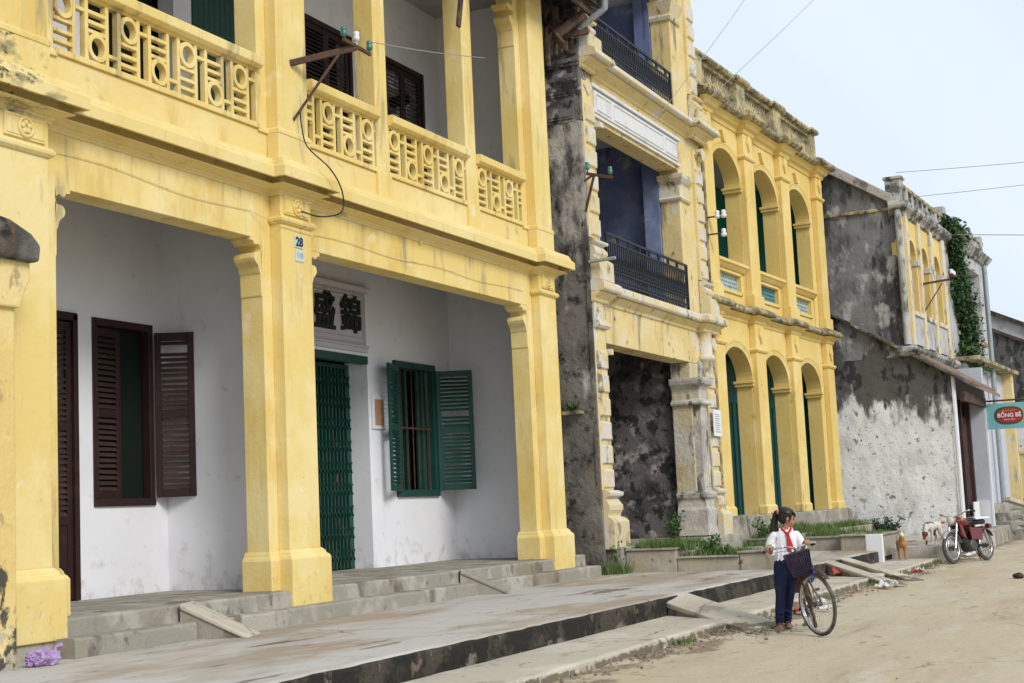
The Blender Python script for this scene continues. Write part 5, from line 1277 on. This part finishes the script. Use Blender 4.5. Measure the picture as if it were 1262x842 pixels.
def hand(mb, h, el, bd):
    """palm on top of the bar, four fingers curling over it, thumb below"""
    h = Vector(h); d = (h-Vector(el)); d = (d-bd*d.dot(bd)).normalized(); up = bd.cross(d).normalized()
    if up.z < 0: up = -up
    wrist = h-d*.075+up*.022
    mb.loft([(h-d*.055+up*.024, .001, .001)], 3) if False else None
    limb(mb, [wrist, h-d*.04+up*.024, h-d*.005+up*.026], [.019, .024, .020], 10, 3)
    for i in range(4):
        o_ = bd*((i-1.5)*.0175); L = (.9, 1.0, .96, .8)[i]
        limb(mb, [h+o_*.8-d*.02+up*.026, h+o_+d*.016*L+up*.024, h+o_+d*.030*L+up*.004, h+o_+d*.022*L-up*.016, h+o_+d*.006-up*.019], [.0095, .009, .0085, .008, .007], 8, 2)
    limb(mb, [h-bd*.028-d*.035+up*.016, h-bd*.034-d*.024-up*.002, h-bd*.018-d*.010-up*.017], [.011, .010, .008], 8, 2)
    return wrist
elR = Vector((-.175, -.04, .86)); elL = Vector((.185, -.07, .87))
wR = hand(b, hR, elR, bardR); wL = hand(b, hL, elL, bard)
limb(b, [(-.125, 0, 1.03), (-.155, 0, .95), elR, (elR+wR)/2, wR], [.042, .036, .030, .027, .019])
limb(b, [(.135, 0, 1.03), (.165, -.02, .95), elL, (elL+wL)/2, wL], [.042, .036, .030, .027, .019])
o = build(b, 'body', 'skin', girl, local=True); remesh(o, .0065, 3)
t_ = MB(); legs(t_, .013); t_.loft([((0, .01, .66), .12, .085), ((0, .01, .74), .132, .095), ((0, 0, .82), .115, .085), ((0, 0, .86), .11, .085)], 16)
for side, x in ((-1, -.105), (1, .005)):
    for z in (.10, .135, .19, .38, .42, .60): limb(t_, [(x-.03, -.022+(.13 if side > 0 else 0)*(1-z), z), (x, -.045+(.13 if side > 0 else 0)*(1-z), z-.012), (x+.035, -.02+(.13 if side > 0 else 0)*(1-z), z+.008)], [.012, .016, .012], 8, 3)
o = build(t_, 'trousers', 'trousers', girl, local=True); remesh(o, .007, 2)
s_ = MB(); s_.loft([((0.01, 0, .77), .138, .11), ((0.01, 0, .84), .130, .105), ((0.01, -.0, .95), .128, .095), ((0.01, 0, 1.03), .138, .085), ((.015, 0, 1.075), .115, .075), ((.02, 0, 1.10), .06, .058)], 18)
eR2 = Vector((-.205, -.025, .875)); eL2 = Vector((.22, -.05, .885))
limb(s_, [(-.115, 0, 1.035), (-.155, -.0, .97), (-.178, -.03, .88), (-.172, -.07, .85)], [.050, .052, .052, .048]); limb(s_, [(.135, 0, 1.035), (.17, -.015, .97), (.19, -.06, .89), (.18, -.11, .875)], [.050, .051, .050, .046])
for k in range(16):
    a = 2*PI*k/16+.2; limb(s_, [(.01+.134*math.cos(a), .108*math.sin(a), .765), (.01+.128*math.cos(a+.08), .106*math.sin(a+.08), .83), (.01+.121*math.cos(a+.12), .096*math.sin(a+.12), .93)], [.013, .010, .004], 6, 3)
for z in (.87, .91, .95): limb(s_, [(-.205, -.06, z-.01), (-.17, -.085, z), (-.13, -.05, z+.02)], [.010, .013, .008], 6, 3)
o = build(s_, 'shirt', 'shirt', girl, local=True); remesh(o, .007, 1)
c_ = MB()
for sg_ in (-1, 1):
    c_.hexa([(.02, -.062, 1.055), (.02+sg_*.085, -.05, 1.06), (.02+sg_*.07, .0, 1.115), (.02+sg_*.03, -.03, 1.115), (.02, -.075, 1.06), (.02+sg_*.09, -.062, 1.065), (.02+sg_*.075, -.005, 1.128), (.02+sg_*.03, -.045, 1.128)])
build(c_, 'collar', 'shirt', girl, local=True, bevel=.006)
c_ = MB(); c_.tube(smooth_pts([(-.03, .02, 1.125), (-.02, -.05, 1.105), (.02, -.085, 1.06), (.07, -.05, 1.105), (.075, .02, 1.125)]), .014, 8)
ball(c_, (.022, -.10, 1.05), .022)
c_.hexa([(.0, -.122, .87), (.055, -.122, .85), (.055, -.105, .85), (.0, -.105, .87), (.012, -.112, 1.05), (.034, -.112, 1.05), (.034, -.09, 1.05), (.012, -.09, 1.05)])
c_.hexa([(.035, -.120, .90), (.085, -.115, .89), (.085, -.10, .89), (.035, -.10, .90), (.022, -.112, 1.05), (.038, -.112, 1.05), (.038, -.09, 1.05), (.022, -.09, 1.05)])
o = build(c_, 'scarf', 'scarf', girl, local=True); remesh(o, .006, 2)
h_ = MB()
# scalp cap: closed shell over the skull, open at the face
ball(h_, hp(-.022, 0, .036), .094, .97, .90, .92, 20, HM); ball(h_, hp(-.045, 0, .0), .070, .85, 1.05, 1.0, 16, HM)
for k in range(26):      # strands combed back towards the tie
    a = -1.25+2.5*k/25; s0 = hp(.052-.02*abs(a), .074*math.sin(a)*1.02, .082*math.cos(a*.9)+.02); s1 = hp(-.02, .094*math.sin(a), .088*math.cos(a)+.036); s2 = hp(-.085, .06*math.sin(a), .06*math.cos(a)+.05)
    limb(h_, [s0, s1, s2, hp(-.115, 0, .055)], [.006, .009, .009, .010], 6, 3)
for k in range(9):
    a = -.9+1.8*k/8; limb(h_, [hp(.050, .06*math.sin(a), .086), hp(.074, .068*math.sin(a), .066), hp(.082, .070*math.sin(a), .040+.008*math.sin(k*2.3))], [.010, .009, .004], 6, 3)
for s in (-1, 1): limb(h_, [hp(.035, s*.072, .04), hp(.03, s*.078, .0), hp(.022, s*.074, -.035)], [.012, .009, .003], 6, 3)
for k in range(7):
    o_ = Vector((random.gauss(0, .013), random.gauss(0, .013), 0)); L_ = random.uniform(-.02, .03)
    limb(h_, [hp(-.13, 0, .05), Vector((-.10, .035, 1.20))+o_, Vector((-.125, .05, 1.08))+o_*1.6, Vector((-.135, .05, .98-L_))+o_*1.3, Vector((-.14, .04, .93-L_))+o_], [.012, .016, .016, .011, .003], 6)
limb(h_, [hp(-.10, -.01, .055), hp(-.14, -.01, .05), (-.105, .035, 1.20), (-.125, .05, 1.08), (-.135, .05, .99), (-.14, .04, .94)], [.018, .020, .026, .026, .018, .005], 12)
o = build(h_, 'hair', 'hair', girl, local=True); remesh(o, .0045, 1)
q_ = MB(); ball(q_, hp(-.118, -.01, .058), .026, .7, 1.1, 1.1); build(q_, 'hair_tie', 'pink', girl, local=True)
for s in (-1, 1):
    q_ = MB(); ball(q_, hp(.073, s*.031, .008), .010, .6, 1.3, .7, 10, HM); build(q_, 'eye', 'eye', girl, local=True)
    q_ = MB(); limb(q_, [hp(.078, s*.018, .028), hp(.076, s*.040, .030)], [.003, .0025], 6, 2); build(q_, 'eyebrow', 'hair', girl, local=True)
q_ = MB(); limb(q_, [hp(.074, -.018, -.047), hp(.082, 0, -.046), hp(.074, .018, -.047)], [.004, .006, .004], 8, 3); build(q_, 'mouth', 'lip', girl, local=True)
for x, y in ((-.11, .03), (.0, .16)):
    q_ = MB(); q_.prism([(x-.045, y-.16), (x-.02, y-.18), (x+.022, y-.15), (x+.026, y-.05), (x+.028, y+.06), (x-.02, y+.065), (x-.036, y-.02)], 'z', .0, .016)
    q_.tube(smooth_pts([(x-.042, y-.075, .01), (x-.03, y-.09, .062), (x+.01, y-.09, .066), (x+.028, y-.07, .01)]), .009, 6); build(q_, 'sandal', 'sandal', girl, local=True)

# ---- motorbike
mt0 = Vector((31.32, 4.50, 0)); MTH = math.atan2(.50, -1.20)
mb_ = thing('motorbike', 'small red motorbike with chrome mudguard parked beyond the white post', 'motorbike', mt0[:])
mb_.rotation_mode = 'QUATERNION'; mb_.rotation_quaternion = (Matrix.Rotation(MTH, 3, 'Z') @ Matrix.Rotation(R(6), 3, 'X')).to_quaternion()
for cx in (-.62, .64): wheel(mb_, cx, .265, .042, spokes=32, hub=.06, wide=.045)
p = MB()
for s in (-1, 1): p.tube([(.64, s*.085, .30), (.44, s*.085, .80)], [.026, .022], 10); p.tube([(-.62, s*.11, .30), (-.50, s*.12, .62)], .022, 10)
p.tube([(.44, -.09, .78), (.44, .09, .78)], .03, 8); p.tube([(.46, -.09, .66), (.46, .09, .66)], .03, 8)
build(p, 'fork', 'chrome', mb_, local=True)
p = MB(); p.tube([(.42, 0, .84), (.44, 0, .66), (.20, 0, .38), (-.05, 0, .26), (-.28, 0, .34)], .028, 8); p.tube([(.42, 0, .76), (-.2, 0, .66), (-.62, 0, .68), (-.78, 0, .66)], .028, 8)
for s in (-1, 1): p.tube([(-.15, s*.07, .33), (-.62, s*.09, .30)], .02, 8); p.tube([(-.25, s*.08, .62), (-.15, s*.07, .33)], .018, 8)
build(p, 'frame', 'rubber', mb_, local=True)
p = MB(); p.loft([((.40, 0, .82), .001, .001, Matrix.Rotation(R(90), 3, 'Y')), ((.40, 0, .82), .06, .07, Matrix.Rotation(R(90), 3, 'Y')), ((.28, 0, .83), .11, .125, Matrix.Rotation(R(90), 3, 'Y')), ((.08, 0, .80), .10, .12, Matrix.Rotation(R(90), 3, 'Y')),
                  ((-.08, 0, .76), .06, .08, Matrix.Rotation(R(90), 3, 'Y')), ((-.1, 0, .76), .001, .001, Matrix.Rotation(R(90), 3, 'Y'))], 18)
build(p, 'fuel_tank', 'redpaint', mb_, local=True)
p = MB()
for s in (-1, 1): p.hexa([(-.38, s*.10, .42), (.02, s*.10, .44), (.02, s*.13, .44), (-.38, s*.13, .42), (-.44, s*.09, .66), (.04, s*.09, .70), (.04, s*.12, .70), (-.44, s*.12, .66)])
p.hexa([(.18, -.12, .45), (.32, -.12, .52), (.32, .12, .52), (.18, .12, .45), (.26, -.11, .74), (.40, -.11, .80), (.40, .11, .80), (.26, .11, .74)])
build(p, 'side_panel', 'redpaint', mb_, local=True, bevel=.02)
p = MB(); p.loft([((-.10, 0, .80), .001, .001), ((-.38, 0, .745), .34, .12), ((-.38, 0, .80), .36, .135), ((-.38, 0, .84), .33, .12), ((-.38, 0, .85), .001, .001)], 18); build(p, 'seat', 'seat', mb_, local=True)
p = MB(); p.lathe([(.10, -.13), (.12, -.12), (.12, .12), (.10, .13)], (-.02, 0, .33), 16, 'y'); p.tube([(.08, 0, .36), (.24, 0, .50)], .085, 12)
for i in range(6): p.tube([(.10+i*.022, 0, .38+i*.02), (.104+i*.022, 0, .384+i*.02)], .105, 12)
build(p, 'engine', 'engine', mb_, local=True)
p = MB(); p.tube(smooth_pts([(.24, -.1, .44), (.26, -.13, .30), (.05, -.15, .20), (-.3, -.16, .24), (-.85, -.17, .34)]), [.022]*10+[.03]*5+[.042]*6, 10); build(p, 'exhaust', 'chrome', mb_, local=True)
def fend(cx, r, w, a0, a1, m, zc):
    p = MB(); n = 20; k = 7; vs = []
    for i in range(n+1):
        a = a0+(a1-a0)*i/n
        for j in range(k):
            u = (j/(k-1)-.5)*2; rr_ = r+.03*(1-u*u); vs.append((cx+rr_*math.cos(a), u*w/2, zc+rr_*math.sin(a)))
    p.add(vs, [(i*k+j, i*k+j+1, (i+1)*k+j+1, (i+1)*k+j) for i in range(n) for j in range(k-1)], True)
    o = build(p, 'mudguard', m, mb_, local=True, fix=False); q = o.modifiers.new('thick', 'SOLIDIFY'); q.thickness = .005
fend(.64, .33, .13, R(35), R(165), 'chrome', .307); fend(-.62, .34, .14, R(15), R(150), 'redpaint', .307)
p = MB(); p.tube(smooth_pts([(.20, .36, 1.0), (.34, .32, 1.02), (.40, .15, .95), (.40, 0, .93), (.40, -.15, .95), (.34, -.32, 1.02), (.20, -.36, 1.0)]), .012, 8); hb = build(p, 'handlebar', 'chrome', mb_, local=True)
for s in (-1, 1):
    q = MB(); q.tube([(.28, s*.35, 1.01), (.16, s*.37, .995)], .02, 8); build(q, 'grip', 'rubber', hb, local=True)
    q = MB(); q.tube([(.42, s*.10, .84), (.44, s*.20, .85)], .008, 6); ball(q, (.45, s*.22, .85), .036, 1.2, 1, .9); build(q, 'indicator', 'orange', mb_, local=True)
p = MB(); p.lathe([(.03, .38), (.08, .42), (.09, .50), (.085, .515)], (0, 0, .86), 18, 'x'); hl = build(p, 'headlight', 'chrome', mb_, local=True)
p = MB(); p.lathe([(.08, .515), (.06, .53), (.02, .54)], (0, 0, .86), 18, 'x'); build(p, 'lens', 'lens', hl, local=True)
p = MB(); p.lathe([(.05, -.12), (.055, -.02)], (0, 0, 0), 12, 'x'); p.xf(Matrix.Translation((-.82, 0, .70))); build(p, 'tail_light', 'redpaint', mb_, local=True)
p = MB(); p.tube([(-.02, .12, .24), (.06, .26, .03)], .013, 6); build(p, 'side_stand', 'rubber', mb_, local=True)
cl = MB(); vs = []; n = 14
from mathutils import noise as NZ
mm = Matrix.Translation(mt0) @ Matrix.Rotation(MTH, 4, 'Z') @ Matrix.Rotation(R(6), 4, 'X')
for i in range(n+1):
    for j in range(n+1):
        x = -.70+.55*i/n; y = -.19+.38*j/n; z = .885+.012*NZ.noise(Vector((x*7, y*7, 0)))-(max(0, abs(y)-.12))**1.3*1.5
        vs.append((x, y, z))
cl.add(vs, [(i*(n+1)+j, i*(n+1)+j+1, (i+1)*(n+1)+j+1, (i+1)*(n+1)+j) for i in range(n) for j in range(n)], True)
cl.xf(mm); base = mm @ Vector((-.38, 0, .87)); o = build(cl, 'cloth', 'cloth_pale', None, fix=False, loc=base); q = o.modifiers.new('thick', 'SOLIDIFY'); q.thickness = .012
tag(o, 'pale blue cloth spread over the motorbike seat', 'cloth')

# ---- dogs
def dog(loc, rz, label, body_m, head_m, scale=1.0, head='up', tail='curl'):
    o = thing('dog', label, 'dog', loc, rz); s = scale
    p = MB()
    # forward = +x
    limb(p, [(.19*s, 0, .33*s), (.08*s, 0, .325*s), (-.06*s, 0, .34*s), (-.20*s, 0, .335*s)], [.088*s, .095*s, .07*s, .078*s], 14)
    for y in (-.055, .055):
        limb(p, [(.18*s, y*s, .30*s), (.175*s, y*s, .17*s), (.18*s, y*s, .03*s), (.20*s, y*s, .018*s)], [.042*s, .025*s, .019*s, .022*s], 10)
        limb(p, [(-.20*s, y*s, .33*s), (-.16*s, y*1.15*s, .21*s), (-.245*s, y*1.1*s, .125*s), (-.225*s, y*1.1*s, .03*s), (-.20*s, y*1.1*s, .018*s)], [.062*s, .042*s, .022*s, .018*s, .021*s], 10)
    if head == 'up': N = [(.20*s, 0, .36*s), (.27*s, 0, .43*s), (.30*s, 0, .485*s)]; hc = Vector((.315*s, 0, .50*s)); mz = Vector((.405*s, 0, .475*s))
    else: N = [(.20*s, 0, .35*s), (.29*s, 0, .30*s), (.33*s, 0, .23*s)]; hc = Vector((.345*s, 0, .20*s)); mz = Vector((.40*s, 0, .12*s))
    limb(p, N, [.068*s, .052*s, .048*s], 12)
    if tail == 'curl': limb(p, [(-.25*s, 0, .37*s), (-.32*s, 0, .42*s), (-.32*s, .02*s, .48*s), (-.27*s, .03*s, .49*s)], [.02*s, .018*s, .015*s, .009*s], 8)
    else: limb(p, [(-.25*s, 0, .36*s), (-.33*s, 0, .34*s), (-.38*s, 0, .26*s), (-.39*s, .01, .2*s)], [.022*s, .02*s, .016*s, .009*s], 8)
    b_ = build(p, 'body', body_m, o, local=True); remesh(b_, .011*s, 3)
    p = MB(); ball(p, hc, .058*s, 1.1, .95, .95); limb(p, [hc, (hc+mz)/2, mz], [.045*s, .034*s, .023*s], 10, 3)
    h_ = build(p, 'head', head_m, o, local=True); remesh(h_, .009*s, 3)
    for y in (-1, 1):
        p = MB(); a = hc+Vector((-.02*s, y*.04*s, .04*s)); p.add([a+Vector((.02*s, -.018*s*y, 0)), a+Vector((-.02*s, 0, -.005)), a+Vector((.0, .022*s*y, -.015*s)), a+Vector((-.005*s, .018*s*y, .055*s))], [(0, 1, 2), (0, 3, 1), (1, 3, 2), (2, 3, 0)]); build(p, 'ear', body_m, h_, local=True)
    p = MB(); ball(p, mz+Vector((.02*s, 0, .006*s)), .011*s); build(p, 'nose', 'eye', h_, local=True)
    return o
dog((30.55, 5.72, .12), R(-168), 'small tan dog with a pale face standing beside the white post', 'fur_tan', 'fur_cream', 1.0, 'up', 'down')
dog((32.15, 5.35, .35), R(165), 'white dog with brown patches sniffing the ground behind the motorbike wheel', 'fur_patch', 'fur_red', 1.15, 'down', 'curl')
structure(rough_slab(31.05, 39.3, 5.02, 6.2, .345, -.1, seed=77, edge=.03), 'pavement', 'pave')

# ------------------------------------------------------------------ plants
def leaves(mb, n, pos, size, rnd=random):
    for _ in range(n):
        c, nrm = pos(); c = Vector(c); s = size*rnd.uniform(.6, 1.3)
        d = Vector((rnd.gauss(0, 1), rnd.gauss(0, 1), rnd.gauss(0, 1))).normalized(); e = d.cross(Vector(nrm)+Vector((rnd.gauss(0, .5), rnd.gauss(0, .5), rnd.gauss(0, .5)))).normalized()
        mb.add([c, c+d*s*.5+e*s*.32, c+d*s, c+d*s*.5-e*s*.32], [(0, 1, 2, 3)])
def blades(mb, n, fn, h, w=.008):
    for _ in range(n):
        x, y, z = fn(); hh = h*random.uniform(.35, 1.25); a = random.uniform(0, 2*PI); b_ = random.uniform(0, 2*PI); L = random.uniform(.1, .6)*hh
        dx, dy = math.cos(a)*w, math.sin(a)*w; tx, ty = math.cos(b_)*L, math.sin(b_)*L
        mb.add([(x-dx, y-dy, z), (x+dx, y+dy, z), (x+tx*.4+dx*.7, y+ty*.4+dy*.7, z+hh*.6), (x+tx*.4-dx*.7, y+ty*.4-dy*.7, z+hh*.6), (x+tx, y+ty, z+hh)], [(0, 1, 2, 3), (3, 2, 4)])
p = MB(); U = random.uniform
def patch(x0, x1, y0, y1, z, n, h, k=0.6):
    def fn():
        for _ in range(30):
            x, y = U(x0, x1), U(y0, y1)
            if NZ.noise(Vector((x*2.2, y*2.2, 7))) > U(-.5, .35)*k: break
        return x, y, z
    blades(p, n, fn, h)
patch(23.3, 24.9, 7.98, 8.84, .70, 1500, .17); patch(23.15, 23.6, 7.7, 8.9, .68, 700, .16); patch(23.3, 24.9, 6.95, 7.95, .555, 900, .12); patch(23.4, 24.6, 6.3, 6.9, .615, 120, .07)
patch(30.7, 33.4, 6.95, 8.9, .60, 1800, .20); patch(30.2, 32, 6.1, 6.9, .625, 500, .10); patch(29.6, 30.4, 8.4, 8.9, .345, 300, .3); patch(31, 38.5, 7.95, 8.4, .70, 1500, .16); patch(30.9, 34.4, 8.45, 8.75, .72, 400, .2)
patch(22.5, 23.1, 8.7, 9.2, .345, 220, .22); patch(46, 56, 6.2, 8, .9, 1500, .35)
patch(14.5, 14.9, 4.95, 5.1, .02, 90, .05); patch(20, 21.5, 4.9, 5.1, .02, 60, .06); patch(23.5, 31, 4.85, 5.08, .03, 200, .07); patch(14, 22, 6.02, 6.08, .12, 90, .05)
build(p, 'grass', 'grass')['kind'] = 'stuff'
def weed(name, label, cat, base, h, r, n, size, m='leaf', stems=5, grp=None):
    o = thing(name, label, cat, base, 0, grp); p = MB(); tips = []
    for i in range(stems):
        a = 2*PI*i/stems+U(-.4, .4); L = r*U(.4, 1); t = (base[0]+math.cos(a)*L, base[1]+math.sin(a)*L, base[2]+h*U(.6, 1.1)); tips.append(t)
        p.tube([base, ((base[0]*1.4+t[0]*.6)/2, (base[1]*1.4+t[1]*.6)/2, (base[2]+t[2])/2), t], [.008, .006, .003], 5)
    build(p, 'stem', m, o)
    p = MB()
    def pos():
        t = random.choice(tips); u = U(.25, 1.05); return ((base[0]*(1-u)+t[0]*u+random.gauss(0, r*.14), base[1]*(1-u)+t[1]*u+random.gauss(0, r*.14), base[2]*(1-u)+t[2]*u+random.gauss(0, h*.05)), (0, 0, 1))
    leaves(p, n, pos, size); build(p, 'foliage', m, o)
    return o
weed('weed_plant', 'tall bright green weed in the planter before the dark doorway of the cream house', 'plant', (23.9, 8.25, .70), .55, .22, 260, .06, 'leaf', 6)
weed('weed_plant', 'bushy low weed at the right end of the planter by the stone pier', 'plant', (24.3, 7.75, .56), .32, .26, 300, .06, 'leaf', 7)
weed('weed_plant', 'small weed in the lower planter nearest the girl', 'plant', (23.6, 7.3, .555), .22, .2, 180, .05, 'leaf', 6)
weed('weed_plant', 'weed at the foot of the black flank wall by the last yellow pillar', 'plant', (23.0, 8.98, .45), .40, .2, 220, .055, 'leaf', 6)
weed('shrub', 'dark green shrub at the foot of the patchy white flank wall', 'shrub', (38.7, 7.6, .36), .42, .55, 800, .08, 'leaf_dark', 12)
weed('shrub', 'small green shrub before the blue door of the arcade house', 'shrub', (30.75, 8.6, .62), .45, .3, 320, .06, 'leaf', 7)
weed('wall_fern', 'small green fern growing on the stone shelf of the black flank wall', 'fern', (22.68, 9.48, 3.07), .12, .17, 150, .05, 'leaf', 8)
# vine on the fifth house
vn = thing('climbing_vine', 'thick dark green vine climbing the pale house between the yellow arches and the grey pole', 'vine', (46.0, 6.3, 4.9))
p = MB()
def axis(t):     # t 0 bottom .. 1 top
    z = 4.9+(9.55-4.9)*t
    s = 1.35+.35*math.sin(t*5)-.55*t
    return s, z
T5m = _w(h5)
def vpos():
    t = random.random()**.9; s, z = axis(t); w_ = (1.05-.4*t)*(.75+.45*math.sin(t*13+1))+.15
    ls = s+random.gauss(0, .42)*w_; dp = -abs(random.gauss(0, .22))*(1.1-.5*t)-.02
    q = T5m @ Vector((ls, dp, z-.345)); return (q[:], (0, -1, .3))
leaves(p, 11000, vpos, .11)
def vpos2():
    q = T5m @ Vector((U(-.4, 2.4), random.gauss(-.05, .12), 9.25-.345+random.gauss(0, .16))); return (q[:], (0, 0, 1))
leaves(p, 1100, vpos2, .14)
build(p, 'foliage', 'leaf_dark', vn)
p = MB(); leaves(p, 1500, vpos, .17); leaves(p, 900, vpos, .07); build(p, 'foliage', 'leaf', vn)
p = MB()
for k in range(34):
    t = random.random(); s, z = axis(t); q0 = Vector((s+random.gauss(0, .5), -.2, z-.345)); pts = [T5m @ (q0+Vector((random.gauss(0, .06)*i, -.03*i, -.13*i+.1*math.sin(i)))) for i in range(5)]; p.tube(pts, [.012, .01, .008, .006, .003], 4)
build(p, 'tendril', 'leaf', vn)
p = MB()
for k in range(5): p.tube([T5m @ Vector((axis(t)[0]+.2*math.sin(t*9+k)+.1*k-.2, -.05, axis(t)[1]-.345)) for t in [i/9 for i in range(10)]], .03, 6)
build(p, 'stem', 'old_wood', vn)

# ------------------------------------------------------------------ litter, stones, bag, wires
bg_ = MB()
NN = 44; vs = []
for i in range(NN//2+1):
    for k in range(NN):
        t = -PI/2+PI*i/(NN//2); a = 2*PI*k/NN; v = Vector((math.cos(t)*math.cos(a)*.17, math.cos(t)*math.sin(a)*.10, math.sin(t)*.075))
        f_ = 1+.35*NZ.noise(v*13)+.30*(abs(NZ.noise(v*34))-.2)+.14*NZ.noise(v*70)
        v = v*f_; v.z = max(v.z+.065, .003); vs.append(v)
bg_.add(vs, [(i*NN+k, i*NN+(k+1) % NN, (i+1)*NN+(k+1) % NN, (i+1)*NN+k) for i in range(NN//2) for k in range(NN)], False)
bg_.tube([(.12, 0, .09), (.16, .02, .14), (.21, .0, .15)], [.02, .012, .025], 7)
o = build(bg_, 'plastic_bag', 'bag_purple', None, local=True); o.location = (9.66, 8.93, .345); tag(o, 'crumpled purple plastic bag at the foot of the nearest yellow pillar', 'plastic bag')
M['scrap_white'] = mat('white_paper', (.66, .66, .66), .8, [], (30, .8, .01), 'object'); M['scrap_red'] = mat('red_wrapper', (.42, .07, .06), .6)
def scrap(loc, s, m, label, seed):
    p = MB(); n = 5; vs = []
    for i in range(n+1):
        for j in range(n+1):
            v = Vector((i/n-.5, j/n-.5, 0)); vs.append((v.x*s, v.y*s*.7, abs(NZ.noise(v*3+Vector((seed, 0, 0))))*s*.6+.012))
    p.add(vs, [(i*(n+1)+j, i*(n+1)+j+1, (i+1)*(n+1)+j+1, (i+1)*(n+1)+j) for i in range(n) for j in range(n)])
    o = build(p, 'paper_scrap', m, None, local=True, fix=False); o.location = loc; o.rotation_euler = (0, 0, seed); q = o.modifiers.new('thick', 'SOLIDIFY'); q.thickness = .006
    tag(o, label, 'litter')
scrap((18.3, 4.72, .02), .22, 'scrap_red', 'red wrapper in the dirt behind the bicycle wheel', 1)
scrap((18.9, 4.55, .01), .18, 'scrap_white', 'pale scrap lying just beyond the red wrapper behind the bicycle', 2.2)
scrap((19.9, 4.86, .02), .20, 'scrap_white', 'white scrap against the ledge right of the bicycle', 3.1)
scrap((23.2, 4.62, .01), .30, 'scrap_white', 'largest white paper at the foot of the narrow plank ramps', 4.3)
scrap((25.0, 5.7, .13), .35, 'scrap_red', 'pink wrapper lying in the gutter behind the narrow ramps', 5.2)
scrap((27.7, 4.9, .02), .18, 'scrap_white', 'white scrap by the ledge between the ramps and the motorbike', 6.1)
scrap((27.1, 4.85, .02), .18, 'scrap_red', 'red scrap by the ledge just beyond the narrow ramps', 7.4)
scrap((32.6, 4.7, .02), .45, 'scrap_white', 'white rubbish under the rear wheel of the motorbike', 8.1)
def stones(n, fn, smin, smax):
    p = MB()
    for _ in range(n):
        x, y, z = fn(); s = U(smin, smax)*random.random()**.5; a = U(0, 6.28); k = len(p.v)
        pts = [(math.cos(a+i*PI/3)*s*U(.7, 1.1), math.sin(a+i*PI/3)*s*U(.6, 1.1)) for i in range(6)]
        p.add([(x+q[0], y+q[1], z-.004) for q in pts]+[(x+q[0]*.7, y+q[1]*.7, z+s*.5) for q in pts]+[(x+U(-.2, .2)*s, y, z+s*.75)], [(i, (i+1) % 6, 6+(i+1) % 6, 6+i) for i in range(6)]+[(6+i, 6+(i+1) % 6, 12) for i in range(6)])
    return p
M['rubble'] = mat('dusty_rubble', (.22, .175, .125), .95, [((.09, .075, .06), 7, .48, .6, .9), ((.42, .36, .28), 5, .56, .66, .8)], (25, .8, .01))
def edge_fn():
    x = random.choice([U(11, 33), U(13, 24)]); y = 5.06-abs(random.gauss(0, .16)); 
    return x, y, .012+max(0, (y-4.6))*.035
build(stones(900, edge_fn, .005, .03), 'gravel', 'rubble')['kind'] = 'stuff'
def road_fn():
    x = U(10, 40); y = U(-2, 5); return x, y, .004
build(stones(350, road_fn, .003, .012), 'gravel', 'rubble')['kind'] = 'stuff'
def ramp_fn(): return random.gauss(16.35, .45), random.gauss(4.62, .16), .015
build(stones(110, ramp_fn, .01, .04), 'gravel', 'rubble')['kind'] = 'stuff'
p = MB(); ball(p, (0, 0, .03), .09, 1.2, 1, .6, 12); p.v = [tuple(Vector(v)*(1+.3*NZ.noise(Vector(v)*14))) for v in p.v]; o = build(p, 'stone', 'old_wood', None, local=True); o.location = (25.2, 2.9, .01); tag(o, 'single dark stone lying alone on the open road beyond the bicycle', 'stone')
def wire(a, b, sag, label, r=.012):
    a = Vector(a); b = Vector(b); pts = [a+(b-a)*t-Vector((0, 0, sag*4*t*(1-t))) for t in [i/14 for i in range(15)]]
    p = MB(); p.tube([q-a for q in pts], r, 5); o = build(p, 'overhead_wire', 'wire', None, local=True); o.location = a; tag(o, label, 'wire')
wire((24.3, 8.3, 8.2), (36, 8.3, 15.9), .1, 'thin wire crossing the sky nearest the arcade parapet', .006)
wire((24.5, 7.5, 8.4), (42, 7.5, 17.4), .1, 'second thin wire rising steeply across the upper sky', .006)
wire((40, 6.9, 10.07), (40, -14, 9.9), .3, 'uppermost wire running level across the sky right of the small storey', .008)
wire((41, 6.7, 9.54), (41, -14, 10.0), .25, 'middle level wire in the sky above the vine', .008)
wire((45, 6.3, 9.05), (45, -16, 6.6), .1, 'lowest and darkest wire starting from the top of the vine', .012)

for o in list(COL.objects):
    if o.parent is None and 'category' in o.keys() and 'kind' not in o.keys(): o['kind'] = 'thing'
